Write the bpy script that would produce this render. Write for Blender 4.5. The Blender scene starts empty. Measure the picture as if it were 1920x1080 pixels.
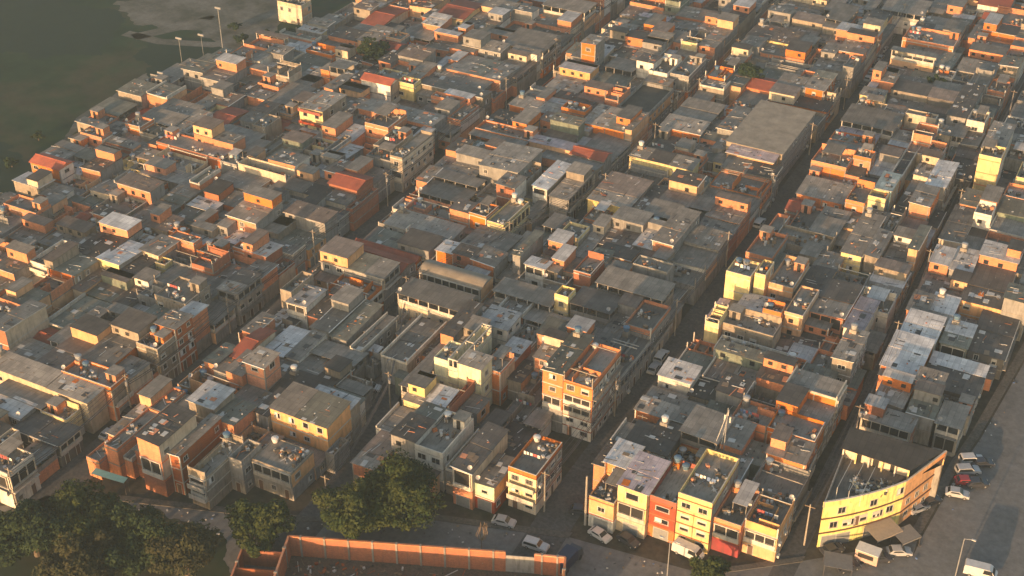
import bpy, math, random
import numpy as np
from mathutils import Vector, Matrix
R_=random.Random(7)
C=bpy.context.scene.collection
SC=bpy.context.scene
rad=math.radians
# ---------------------------------------------------------------- camera, sky, sun, exposure
YAW=rad(27.9); PITCH=rad(33.3); FPX=2592.0; CAMH=165.0; K=1.32
cam_d=bpy.data.cameras.new('camera'); cam=bpy.data.objects.new('camera',cam_d); C.objects.link(cam)
cam.location=(0,0,CAMH); cam.rotation_euler=(math.pi/2-PITCH,0,YAW)
cam_d.sensor_width=36; cam_d.lens=FPX/1920*36; cam_d.clip_start=1; cam_d.clip_end=4000
SC.camera=cam
SUN_EL=rad(6.8); SUN_AZ=rad(4.0)      # low sun behind the camera, along the streets
w=bpy.data.worlds.new('World'); SC.world=w; w.use_nodes=True
nt=w.node_tree; bg=nt.nodes['Background']; sky=nt.nodes.new('ShaderNodeTexSky')
sky.sky_type='NISHITA'; sky.sun_disc=False; sky.sun_elevation=SUN_EL; sky.sun_rotation=math.pi+SUN_AZ
sky.air_density=1.0; sky.dust_density=2.2; sky.ozone_density=1.0
nt.links.new(sky.outputs[0],bg.inputs[0]); bg.inputs[1].default_value=0.15
sd=bpy.data.lights.new('sun','SUN'); so=bpy.data.objects.new('sun',sd); C.objects.link(so)
sd.energy=4.1; sd.angle=rad(0.6); sd.color=(1.0,0.60,0.31)
tosun=Vector((-math.sin(SUN_AZ)*math.cos(SUN_EL),-math.cos(SUN_AZ)*math.cos(SUN_EL),math.sin(SUN_EL)))
so.rotation_euler=tosun.to_track_quat('Z','Y').to_euler()
SC.view_settings.view_transform='Standard'; SC.view_settings.look='None'; SC.view_settings.gamma=1
SC.view_settings.exposure=1.2; SC.view_settings.use_curve_mapping=False
SC.cycles.max_bounces=5; SC.cycles.diffuse_bounces=3; SC.cycles.glossy_bounces=2

# ---------------------------------------------------------------- picture <-> ground
def g(x,y,h=0.0):
    a=(x-960)/FPX; b=-(y-540)/FPX
    r=(a, math.cos(PITCH)+b*math.sin(PITCH), -math.sin(PITCH)+b*math.cos(PITCH))
    t=(h-CAMH)/r[2]; X,Y=r[0]*t,r[1]*t
    c,s=math.cos(YAW),math.sin(YAW)
    return (X*c-Y*s, X*s+Y*c)
def pix(x,y,h=0.0):
    c,s=math.cos(YAW),math.sin(YAW); X=x*c+y*s; Y=-x*s+y*c; Z=h-CAMH
    d=Y*math.cos(PITCH)-Z*math.sin(PITCH); up=Y*math.sin(PITCH)+Z*math.cos(PITCH)
    return (960+FPX*X/d, 540-FPX*up/d, d)
def lerp(pts,t):
    if t<=pts[0][0]: return pts[0][1]
    for (a,b),(c,d) in zip(pts,pts[1:]):
        if t<=c: return b+(d-b)*(t-a)/(c-a)
    return pts[-1][1]

# ---------------------------------------------------------------- materials
M={}
def newmat(name):
    m=bpy.data.materials.new(name); m.use_nodes=True; n=m.node_tree.nodes; l=m.node_tree.links
    return m,n,l,n['Principled BSDF']
def coords(n,l,scale=(1,1,1)):
    tc=n.new('ShaderNodeTexCoord'); oi=n.new('ShaderNodeObjectInfo'); 
    mul=n.new('ShaderNodeMath'); mul.operation='MULTIPLY'; mul.inputs[1].default_value=173.0
    l.new(oi.outputs['Random'],mul.inputs[0])
    cb=n.new('ShaderNodeCombineXYZ'); l.new(mul.outputs[0],cb.inputs[0]); l.new(mul.outputs[0],cb.inputs[1])
    ad=n.new('ShaderNodeVectorMath'); ad.operation='ADD'; l.new(tc.outputs['Object'],ad.inputs[0]); l.new(cb.outputs[0],ad.inputs[1])
    mp=n.new('ShaderNodeMapping'); mp.inputs['Scale'].default_value=scale; l.new(ad.outputs[0],mp.inputs[0])
    return mp,tc,oi
def noise(n,l,vec,scale,detail=3,rough=.6):
    t=n.new('ShaderNodeTexNoise'); t.inputs['Scale'].default_value=scale; t.inputs['Detail'].default_value=detail
    t.inputs['Roughness'].default_value=rough; l.new(vec,t.inputs['Vector']); return t
def ramp(n,l,src,pts):
    r=n.new('ShaderNodeValToRGB'); e=r.color_ramp.elements
    while len(e)<len(pts): e.new(.5)
    for i,(p,c) in enumerate(pts): e[i].position=p; e[i].color=tuple(c)+(1,) if len(c)==3 else c
    l.new(src,r.inputs[0]); return r
def mix(n,l,fac,a,b,mode='MIX'):
    x=n.new('ShaderNodeMix'); x.data_type='RGBA'; x.blend_type=mode
    for i,v in ((0,fac),(6,a),(7,b)):
        if hasattr(v,'links'): l.new(v,x.inputs[i])
        elif i==0: x.inputs[0].default_value=v
        else: x.inputs[i].default_value=tuple(v)+(1,)
    return x.outputs[2]
def bump(n,l,bs,src,strength,dist=.05):
    b=n.new('ShaderNodeBump'); b.inputs['Strength'].default_value=strength; b.inputs['Distance'].default_value=dist
    l.new(src,b.inputs['Height']); l.new(b.outputs[0],bs.inputs['Normal'])
def wallmat(name,col,stain=(.10,.085,.07),amt=.55,brick=False,var=.12):
    m,n,l,bs=newmat(name)
    mp,tc,oi=coords(n,l,(1,1,1))
    st,_,_=coords(n,l,(1.3,1.3,.22))
    a=noise(n,l,mp.outputs[0],.55,4); b=noise(n,l,st.outputs[0],1.3,4,.7)
    base=mix(n,l,ramp(n,l,a.outputs[0],[(.3,(0,0,0)),(.7,(1,1,1))]).outputs[0],[c*.78 for c in col],[min(1,c*1.12) for c in col])
    if brick:
        sx=n.new('ShaderNodeSeparateXYZ'); l.new(tc.outputs['Object'],sx.inputs[0])
        s=n.new('ShaderNodeMath'); s.operation='ADD'; l.new(sx.outputs[0],s.inputs[0]); l.new(sx.outputs[1],s.inputs[1])
        cb=n.new('ShaderNodeCombineXYZ'); l.new(s.outputs[0],cb.inputs[0]); l.new(sx.outputs[2],cb.inputs[1])
        bt=n.new('ShaderNodeTexBrick'); bt.inputs['Scale'].default_value=1; bt.inputs['Brick Width'].default_value=.42; bt.inputs['Row Height'].default_value=.22
        bt.inputs['Mortar Size'].default_value=.022; bt.inputs['Bias'].default_value=-.1
        bt.inputs['Color1'].default_value=(col[0]*.72,col[1]*.7,col[2]*.7,1); bt.inputs['Color2'].default_value=(min(1,col[0]*1.25),col[1]*1.2,col[2]*1.15,1)
        bt.inputs['Mortar'].default_value=(.42,.20,.10,1)
        l.new(cb.outputs[0],bt.inputs['Vector'])
        base=mix(n,l,.5,base,bt.outputs[0])
    f=ramp(n,l,b.outputs[0],[(.48,(0,0,0)),(.72,(amt,amt,amt))]).outputs[0]
    pt=noise(n,l,mp.outputs[0],.9,5,.7); pf=ramp(n,l,pt.outputs[0],[(.66,(0,0,0)),(.69,(.6,.6,.6))]).outputs[0]
    base=mix(n,l,pf,base,(.40,.36,.30) if brick else [x*.55+.04 for x in col])
    c=mix(n,l,f,base,stain)
    hs=n.new('ShaderNodeHueSaturation'); l.new(c,hs.inputs['Color'])
    mr=n.new('ShaderNodeMapRange'); l.new(oi.outputs['Random'],mr.inputs[0]); mr.inputs[3].default_value=1-var*1.6; mr.inputs[4].default_value=1+var
    l.new(mr.outputs[0],hs.inputs['Value']); 
    mr2=n.new('ShaderNodeMapRange'); 
    wn=n.new('ShaderNodeTexWhiteNoise'); wn.noise_dimensions='1D'; l.new(oi.outputs['Random'],wn.inputs['W'])
    l.new(wn.outputs[0],mr2.inputs[0]); mr2.inputs[3].default_value=.85 if var else 1.05; mr2.inputs[4].default_value=1.12
    l.new(mr2.outputs[0],hs.inputs['Saturation'])
    l.new(hs.outputs[0],bs.inputs['Base Color']); bs.inputs['Roughness'].default_value=.92
    bs.inputs['Specular IOR Level'].default_value=.2
    bn=noise(n,l,mp.outputs[0],6,3); bump(n,l,bs,bn.outputs[0],.35,.06)
    M[name]=m; return m
def roofmat(name,col,panel=True,rust=(.10,.082,.068),amt=.5,rough=.75,corr=True):
    m,n,l,bs=newmat(name)
    mp,tc,oi=coords(n,l)
    a=noise(n,l,mp.outputs[0],.35,5,.65); st,_,_=coords(n,l,(2.5,.5,1)); b=noise(n,l,st.outputs[0],1.2,4,.7)
    base=mix(n,l,ramp(n,l,a.outputs[0],[(.3,(0,0,0)),(.72,(1,1,1))]).outputs[0],[c*.7 for c in col],[c*1.25 for c in col])
    if panel:
        bt=n.new('ShaderNodeTexBrick'); bt.offset=.0; bt.inputs['Scale'].default_value=1; bt.inputs['Brick Width'].default_value=1.1; bt.inputs['Row Height'].default_value=2.1
        bt.inputs['Mortar Size'].default_value=.035; bt.inputs['Color1'].default_value=(.78,.78,.78,1); bt.inputs['Color2'].default_value=(1.14,1.13,1.1,1); bt.inputs['Mortar'].default_value=(.5,.5,.5,1)
        l.new(mp.outputs[0],bt.inputs['Vector']); base=mix(n,l,.8,base,bt.outputs[0],'MULTIPLY')
    f=ramp(n,l,b.outputs[0],[(.5,(0,0,0)),(.75,(amt,amt,amt))]).outputs[0]
    c=mix(n,l,f,base,rust)
    hs=n.new('ShaderNodeHueSaturation'); l.new(c,hs.inputs['Color'])
    mr=n.new('ShaderNodeMapRange'); l.new(oi.outputs['Random'],mr.inputs[0]); mr.inputs[3].default_value=.66; mr.inputs[4].default_value=1.45
    l.new(mr.outputs[0],hs.inputs['Value']); l.new(hs.outputs[0],bs.inputs['Base Color']); bs.inputs['Roughness'].default_value=rough
    bs.inputs['Specular IOR Level'].default_value=.25
    if corr:
        wv=n.new('ShaderNodeTexWave'); wv.inputs['Scale'].default_value=1.6; wv.inputs['Distortion'].default_value=.3; l.new(tc.outputs['Object'],wv.inputs['Vector'])
        bump(n,l,bs,wv.outputs[1],.5,.05)
    else: bump(n,l,bs,b.outputs[0],.3,.05)
    M[name]=m
def plain(name,col,rough=.7,metal=0,var=.25,sc=2.0,emit=None):
    m,n,l,bs=newmat(name); mp,tc,oi=coords(n,l); a=noise(n,l,mp.outputs[0],sc,3)
    c=mix(n,l,a.outputs[0],[x*(1-var) for x in col],[min(1,x*(1+var)) for x in col])
    l.new(c,bs.inputs['Base Color']); bs.inputs['Roughness'].default_value=rough; bs.inputs['Metallic'].default_value=metal
    M[name]=m
W=dict(o=(.66,.225,.08),t=(.38,.12,.05),y=(.74,.57,.26),c=(.60,.48,.33),p=(.70,.38,.18),w=(.74,.68,.58),g=(.29,.275,.25),s=(.31,.255,.19),
       r=(.36,.09,.05),m=(.44,.58,.42),b=(.34,.50,.54),k=(.15,.135,.12),n=(.20,.23,.17),l=(.76,.70,.46))
for k_,c_ in W.items(): wallmat('wall_'+k_,c_,brick=k_ in 'ot',amt=.4 if k_ in 'ot' else (.7 if k_ in 'gskn' else .45))
wallmat('front_yellow',(.80,.68,.28),var=0,amt=.6); wallmat('concrete',(.30,.265,.22)); wallmat('pale_trim',(.58,.52,.43),amt=.4); wallmat('crimson',(.30,.03,.03))
roofmat('roof_S',(.225,.203,.175)); roofmat('roof_L',(.48,.465,.45),amt=.3); roofmat('roof_K',(.085,.076,.068)); roofmat('roof_N',(.165,.165,.135))
roofmat('roof_P',(.44,.36,.37),amt=.25); roofmat('roof_B',(.36,.46,.48),amt=.25); roofmat('roof_R',(.185,.145,.12))
roofmat('roof_T',(.30,.085,.05),panel=False); roofmat('roof_H',(.27,.225,.17),panel=False,corr=False,amt=.25)
roofmat('slab',(.21,.19,.16),panel=False,corr=False,rust=(.05,.05,.035),amt=.75); roofmat('slab_dark',(.085,.08,.065),panel=False,corr=False,rust=(.04,.04,.03))
plain('glass',(.018,.02,.022),.25); plain('frame',(.45,.42,.37)); plain('door_m',(.12,.07,.045)); plain('shutter_m',(.22,.22,.21))
plain('opening_shade',(.02,.018,.016),.9); plain('tank_b',(.10,.17,.24),.6); plain('tank_g',(.30,.31,.31),.6); plain('tank_w',(.62,.60,.55),.6)  # first material paints the shade inside openings as flat dark panels
plain('wood',(.20,.14,.085)); plain('band_brown',(.10,.05,.03)); plain('pole_grey',(.22,.22,.21)); plain('junk_w',(.48,.46,.42)); plain('junk_d',(.06,.055,.05)); plain('metal',(.28,.28,.28),.5,.3); plain('iron',(.08,.07,.065),.7)
plain('cloth_r',(.40,.08,.07)); plain('cloth_b',(.10,.16,.30)); plain('cloth_w',(.62,.60,.56)); plain('rubber',(.02,.02,.02),.8)
plain('car_white',(.50,.49,.47),.35); plain('car_silver',(.36,.36,.36),.35); plain('car_dark',(.035,.037,.045),.3); plain('car_red',(.28,.03,.03),.35); plain('car_navy',(.012,.016,.045),.4)
plain('lamp_lens',(.7,.68,.6),.3); plain('bark',(.10,.075,.05),.95); plain('mint',(.35,.52,.38),.7)
def leafmat(name,a,b):
    m,n,l,bs=newmat(name); tc=n.new('ShaderNodeTexCoord'); t=noise(n,l,tc.outputs['Object'],.35,3); t2=noise(n,l,tc.outputs['Object'],5,2)
    c=mix(n,l,ramp(n,l,t.outputs[0],[(.35,(0,0,0)),(.65,(1,1,1))]).outputs[0],a,b); c=mix(n,l,t2.outputs[0],c,[x*.5 for x in a]); l.new(c,bs.inputs['Base Color']); bs.inputs['Roughness'].default_value=.8
    bs.inputs['Specular IOR Level'].default_value=.15
    M[name]=m
leafmat('leaf_a',(.026,.048,.012),(.078,.085,.022)); leafmat('leaf_b',(.020,.040,.015),(.045,.065,.022)); leafmat('leaf_c',(.055,.05,.022),(.04,.052,.018))

# ---------------------------------------------------------------- mesh helper
class MB:
    def __init__(s): s.v=[]; s.f=[]; s.m=[]
    def poly(s,pts,m=0):
        i=len(s.v); s.v+=[tuple(p) for p in pts]; s.f.append(tuple(range(i,i+len(pts)))); s.m.append(m)
    def hexa(s,b,t,m=0,caps=3):
        i=len(s.v); s.v+=[tuple(p) for p in b]+[tuple(p) for p in t]; n=len(b)
        for k in range(n): s.f.append((i+k,i+(k+1)%n,i+n+(k+1)%n,i+n+k)); s.m.append(m)
        if caps&1: s.f.append(tuple(i+k for k in reversed(range(n)))); s.m.append(m)
        if caps&2: s.f.append(tuple(i+n+k for k in range(n))); s.m.append(m)
    def box(s,x0,x1,y0,y1,z0,z1,m=0,caps=3):
        if x1<x0: x0,x1=x1,x0
        if y1<y0: y0,y1=y1,y0
        q=[(x0,y0),(x1,y0),(x1,y1),(x0,y1)]
        s.hexa([p+(z0,) for p in q],[p+(z1,) for p in q],m,caps)
    def prism(s,poly,z0,z1,m=0,caps=3):
        s.hexa([(x,y,z0) for x,y in poly],[(x,y,z1) for x,y in poly],m,caps)
    def slab(s,x0,x1,y0,y1,zs,th,m=0):   # zs: heights at the four corners (x0y0,x1y0,x1y1,x0y1)
        q=[(x0,y0),(x1,y0),(x1,y1),(x0,y1)]
        s.hexa([p+(z-th,) for p,z in zip(q,zs)],[p+(z,) for p,z in zip(q,zs)],m)
    def cyl(s,x,y,z0,z1,r0,r1=None,n=10,m=0):
        r1=r0 if r1 is None else r1
        A=[2*math.pi*k/n for k in range(n)]
        s.hexa([(x+r0*math.cos(a),y+r0*math.sin(a),z0) for a in A],[(x+r1*math.cos(a),y+r1*math.sin(a),z1) for a in A],m)
    def tube(s,p,q,r,n=6,m=0,r1=None):
        p=Vector(p); q=Vector(q); r1=r if r1 is None else r1
        d=(q-p).normalized(); u=d.orthogonal().normalized(); v=d.cross(u)
        A=[2*math.pi*k/n for k in range(n)]
        s.hexa([p+(u*math.cos(a)+v*math.sin(a))*r for a in A],[q+(u*math.cos(a)+v*math.sin(a))*r1 for a in A],m)
    def obox(s,cx,cy,z0,lx,ly,h,rot,m=0,tilt=0):
        c,sn=math.cos(rot),math.sin(rot)
        q=[(cx+c*a*lx/2-sn*b*ly/2, cy+sn*a*lx/2+c*b*ly/2, z0+tilt*a) for a,b in ((-1,-1),(1,-1),(1,1),(-1,1))]
        s.hexa(q,[(x,y,z+h) for x,y,z in q],m)
    def mesh(s,name,mats):
        me=bpy.data.meshes.new(name); me.from_pydata(s.v,[],s.f)
        for m in mats: me.materials.append(M[m] if isinstance(m,str) else m)
        me.polygons.foreach_set('material_index',s.m); me.update(); return me
    def build(s,name,mats,parent=None,loc=None):
        if isinstance(mats,str): mats=[mats]
        return link(name,s.mesh(name,mats),parent,loc)
def link(name,me,parent=None,loc=None,rz=0):
    o=bpy.data.objects.new(name,me); C.objects.link(o)
    if parent is not None: o.parent=parent
    if loc: o.location=loc
    if rz: o.rotation_euler=(0,0,rz)
    return o
def tag(o,label=None,cat=None,group=None,kind=None):
    if label: o['label']=label
    if cat: o['category']=cat
    if group: o['group']=group
    if kind: o['kind']=kind
    return o
def thing(name,loc,label,cat,group=None,rz=0):
    o=bpy.data.objects.new(name,None); C.objects.link(o); o.location=loc; o.rotation_euler=(0,0,rz); o.empty_display_size=.5
    return tag(o,label,cat,group)
def copy_tree(o,parent=None):
    c=o.copy(); C.objects.link(c); c.parent=parent
    for ch in list(o.children): copy_tree(ch,c)
    return c

# ---------------------------------------------------------------- ground
def groundmat(name,stops,scale=.05,scale2=.6,rough=.95,fine=.5):
    m,n,l,bs=newmat(name); tc=n.new('ShaderNodeTexCoord')
    a=noise(n,l,tc.outputs['Object'],scale,5,.6); b=noise(n,l,tc.outputs['Object'],scale2,5,.7)
    c=ramp(n,l,a.outputs[0],stops).outputs[0]
    d=ramp(n,l,b.outputs[0],[(.3,(1-fine,)*3),(.7,(1+fine*.3,)*3)]).outputs[0]
    c=mix(n,l,1.0,c,d,'MULTIPLY'); l.new(c,bs.inputs['Base Color']); bs.inputs['Roughness'].default_value=rough; bs.inputs['Specular IOR Level'].default_value=.15
    bump(n,l,bs,b.outputs[0],.4,.1); M[name]=m
groundmat('earth',[(.35,(.055,.048,.036)),(.5,(.085,.07,.05)),(.65,(.06,.062,.042))])
groundmat('asphalt',[(.32,(.15,.147,.14)),(.5,(.185,.18,.172)),(.66,(.165,.163,.155))],.05,.7,fine=.35)
groundmat('road_old',[(.35,(.085,.082,.077)),(.6,(.125,.118,.11))],.15,1.5)
groundmat('pave',[(.3,(.11,.10,.085)),(.7,(.15,.135,.115))],.3,2)
groundmat('grassland',[(.36,(.012,.034,.018)),(.47,(.022,.046,.022)),(.54,(.055,.055,.034)),(.60,(.026,.048,.024)),(.7,(.014,.036,.018))],.018,.12,fine=.35)
groundmat('marsh',[(.35,(.013,.030,.022)),(.65,(.020,.038,.026))],.03,.3,fine=.12)
groundmat('dirt',[(.35,(.17,.165,.145)),(.65,(.07,.072,.055))],.12,.9,fine=.3)
groundmat('rubble_m',[(.3,(.07,.06,.05)),(.5,(.15,.11,.08)),(.7,(.09,.09,.07))],.6,3)
def struct(name,mb,mat): 
    o=mb.build(name,mat); o['kind']='structure'; return o
b=MB(); b.poly([(-900,-150,0),(500,-150,0),(500,1500,0),(-900,1500,0)]); struct('ground',b,'earth')
def sheet(name,pts,mat,z):
    b=MB(); b.poly([(x,y,z) for x,y in pts]); return struct(name,b,mat)
def smooth(pts,k=3):
    for _ in range(k):
        q=[]
        for i in range(len(pts)):
            a,b_=pts[i],pts[(i+1)%len(pts)]
            q+=[(a[0]*.75+b_[0]*.25,a[1]*.75+b_[1]*.25),(a[0]*.25+b_[0]*.75,a[1]*.25+b_[1]*.75)]
        pts=q
    return pts
LEFT=[(a*K,b*K) for a,b in [(85,-215),(132,-205),(150,-181),(170,-186),(182,-190),(205,-187),(222,-181),(240,-176),(262,-174),(300,-176),(360,-180)]]
fld=[(x-1.5,y) for y,x in LEFT[2:]]
sheet('grass_field',fld+[(-238,700),(-950,700),(-950,150),(-300,158)],'grassland',.012)
# smooth dark wet patches, a dirt track and bare earth on the field
def ragged(pts,k=5,amp=.16,seed=1):
    rg=random.Random(seed)
    for _ in range(k):
        q=[]
        for i in range(len(pts)):
            a,c=Vector(pts[i]),Vector(pts[(i+1)%len(pts)]); d=c-a; m=(a+c)/2+Vector((-d.y,d.x))*rg.gauss(0,amp); q+=[tuple(a),tuple(m)]
        pts=q
    return pts
def ribbon(name,pts,wd,mat,z):
    L=[];Rr=[]
    for i,p in enumerate(pts):
        a=Vector(pts[max(0,i-1)]); c=Vector(pts[min(len(pts)-1,i+1)]); d=(c-a).normalized(); n_=Vector((-d.y,d.x))*wd/2; p=Vector(p)
        L.append(p+n_); Rr.append(p-n_)
    bb=MB()
    for i in range(len(pts)-1): bb.poly([(*Rr[i],z),(*Rr[i+1],z),(*L[i+1],z),(*L[i],z)])
    return struct(name,bb,mat)
sheet('marsh',ragged([g(-40,0),g(205,15),g(212,60),g(190,105),g(60,110),g(-40,100)],5),'marsh',.020)
sheet('marsh',ragged([g(255,95),g(330,72),g(420,90),g(412,125),g(350,165),g(290,190),g(262,160)],5),'marsh',.020)
sheet('marsh',ragged([g(-60,265),g(40,290),g(50,330),g(25,385),g(-60,400)],5),'marsh',.020)
strip=[(x-1.2,y) for y,x in LEFT[3:]]
out_=[(x-11-5*math.sin(y*.05),y) for y,x in LEFT[3:]]
sheet('dirt_verge',ragged(strip+out_[::-1],4,.05,4),'dirt',.017)
sheet('dirt_verge',ragged([g(420,0),g(520,-20),g(520,50),g(430,95),g(380,60),g(220,20),g(250,-10)],5,.14,8),'dirt',.0145)
for wdt,pl in ((5,[(250,70),(330,52),(400,34),(470,20),(520,-30)]),(3.2,[(215,5),(290,12),(345,28),(400,34)]),(4,[(235,62),(300,78),(400,84),(470,74)])):
    ribbon('dirt_track',[g(*p) for p in pl],wdt,'dirt',.022)
S1=[(80,-120.0),(118,-120.3),(150,-119.6),(190,-119.5),(340,-119.5)]
S2=[(98,-86.0),(120,-86.8),(130,-90.5),(140,-94.5),(150,-102.2),(165,-101.5),(178,-95),(195,-88.3),(340,-88.3)]
S3=[(112,-57.5),(125,-58.2),(340,-58.3)]
S4=[(122,-28.6),(160,-28.8),(200,-30.2),(340,-30.2)]
AVE=[(100,-16.5),(130,-17.0),(141,-16.6),(158,-15.2),(165,-14.2),(192,-11.8),(230,-9.5),(340,-6)]
S1,S2,S3,S4,AVE=[[(a*K,b*K) for a,b in q] for q in (S1,S2,S3,S4,AVE)]
STREETS=[(S1,6.2),(S2,5.0),(S3,6.2),(S4,3.2)]
for s_,wd in STREETS: 
    fine=[(lerp(s_,t),t) for t in range(int(s_[0][0]),452,5)]
    ribbon('street',fine,wd+.6,'road_old',.016)
sheet('road',[(-13.2,80),(90,80),(90,480),(-6,480)]+[(x+2.4,y) for y,x in reversed(AVE)]+[(-20,132)],'asphalt',.012)
FRONT=[(a*K,b*K) for a,b in [(-205,84),(-150,84),(-126,90),(-112,99),(-87,107.5),(-73,115.5),(-55,121),(-37,123),(-27,131)]]
sheet('road',[(x,y-1.6) for x,y in FRONT]+[(-20,185),(-13.22,80),(-80,50),(-290,50)],'asphalt',.008)
sheet('grass_verge',ragged([g(-60,960),g(120,930),g(300,955),g(420,1000),g(430,1100),g(-60,1120)],5,.10,12),'grassland',.016)
b=MB()
for i in range(len(AVE)-1):
    (y0,x0),(y1,x1)=AVE[i],AVE[i+1]
    if y0>=186: b.hexa([(x0+.35,y0,0),(x0+2.0,y0,0),(x1+2.0,y1,0),(x1+.35,y1,0)],[(x0+.35,y0,.13),(x0+2.0,y0,.13),(x1+2.0,y1,.13),(x1+.35,y1,.13)])
struct('pavement',b,'pave')
b=MB()
for i in range(3,len(FRONT)-1):
    (x0,y0),(x1,y1)=FRONT[i],FRONT[i+1]
    if i!=6: b.hexa([(x0,y0-1.9,0),(x1,y1-1.9,0),(x1,y1-.4,0),(x0,y0-.4,0)],[(x0,y0-1.9,.13),(x1,y1-1.9,.13),(x1,y1-.4,.13),(x0,y0-.4,.13)])
struct('pavement',b,'pave')

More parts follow.
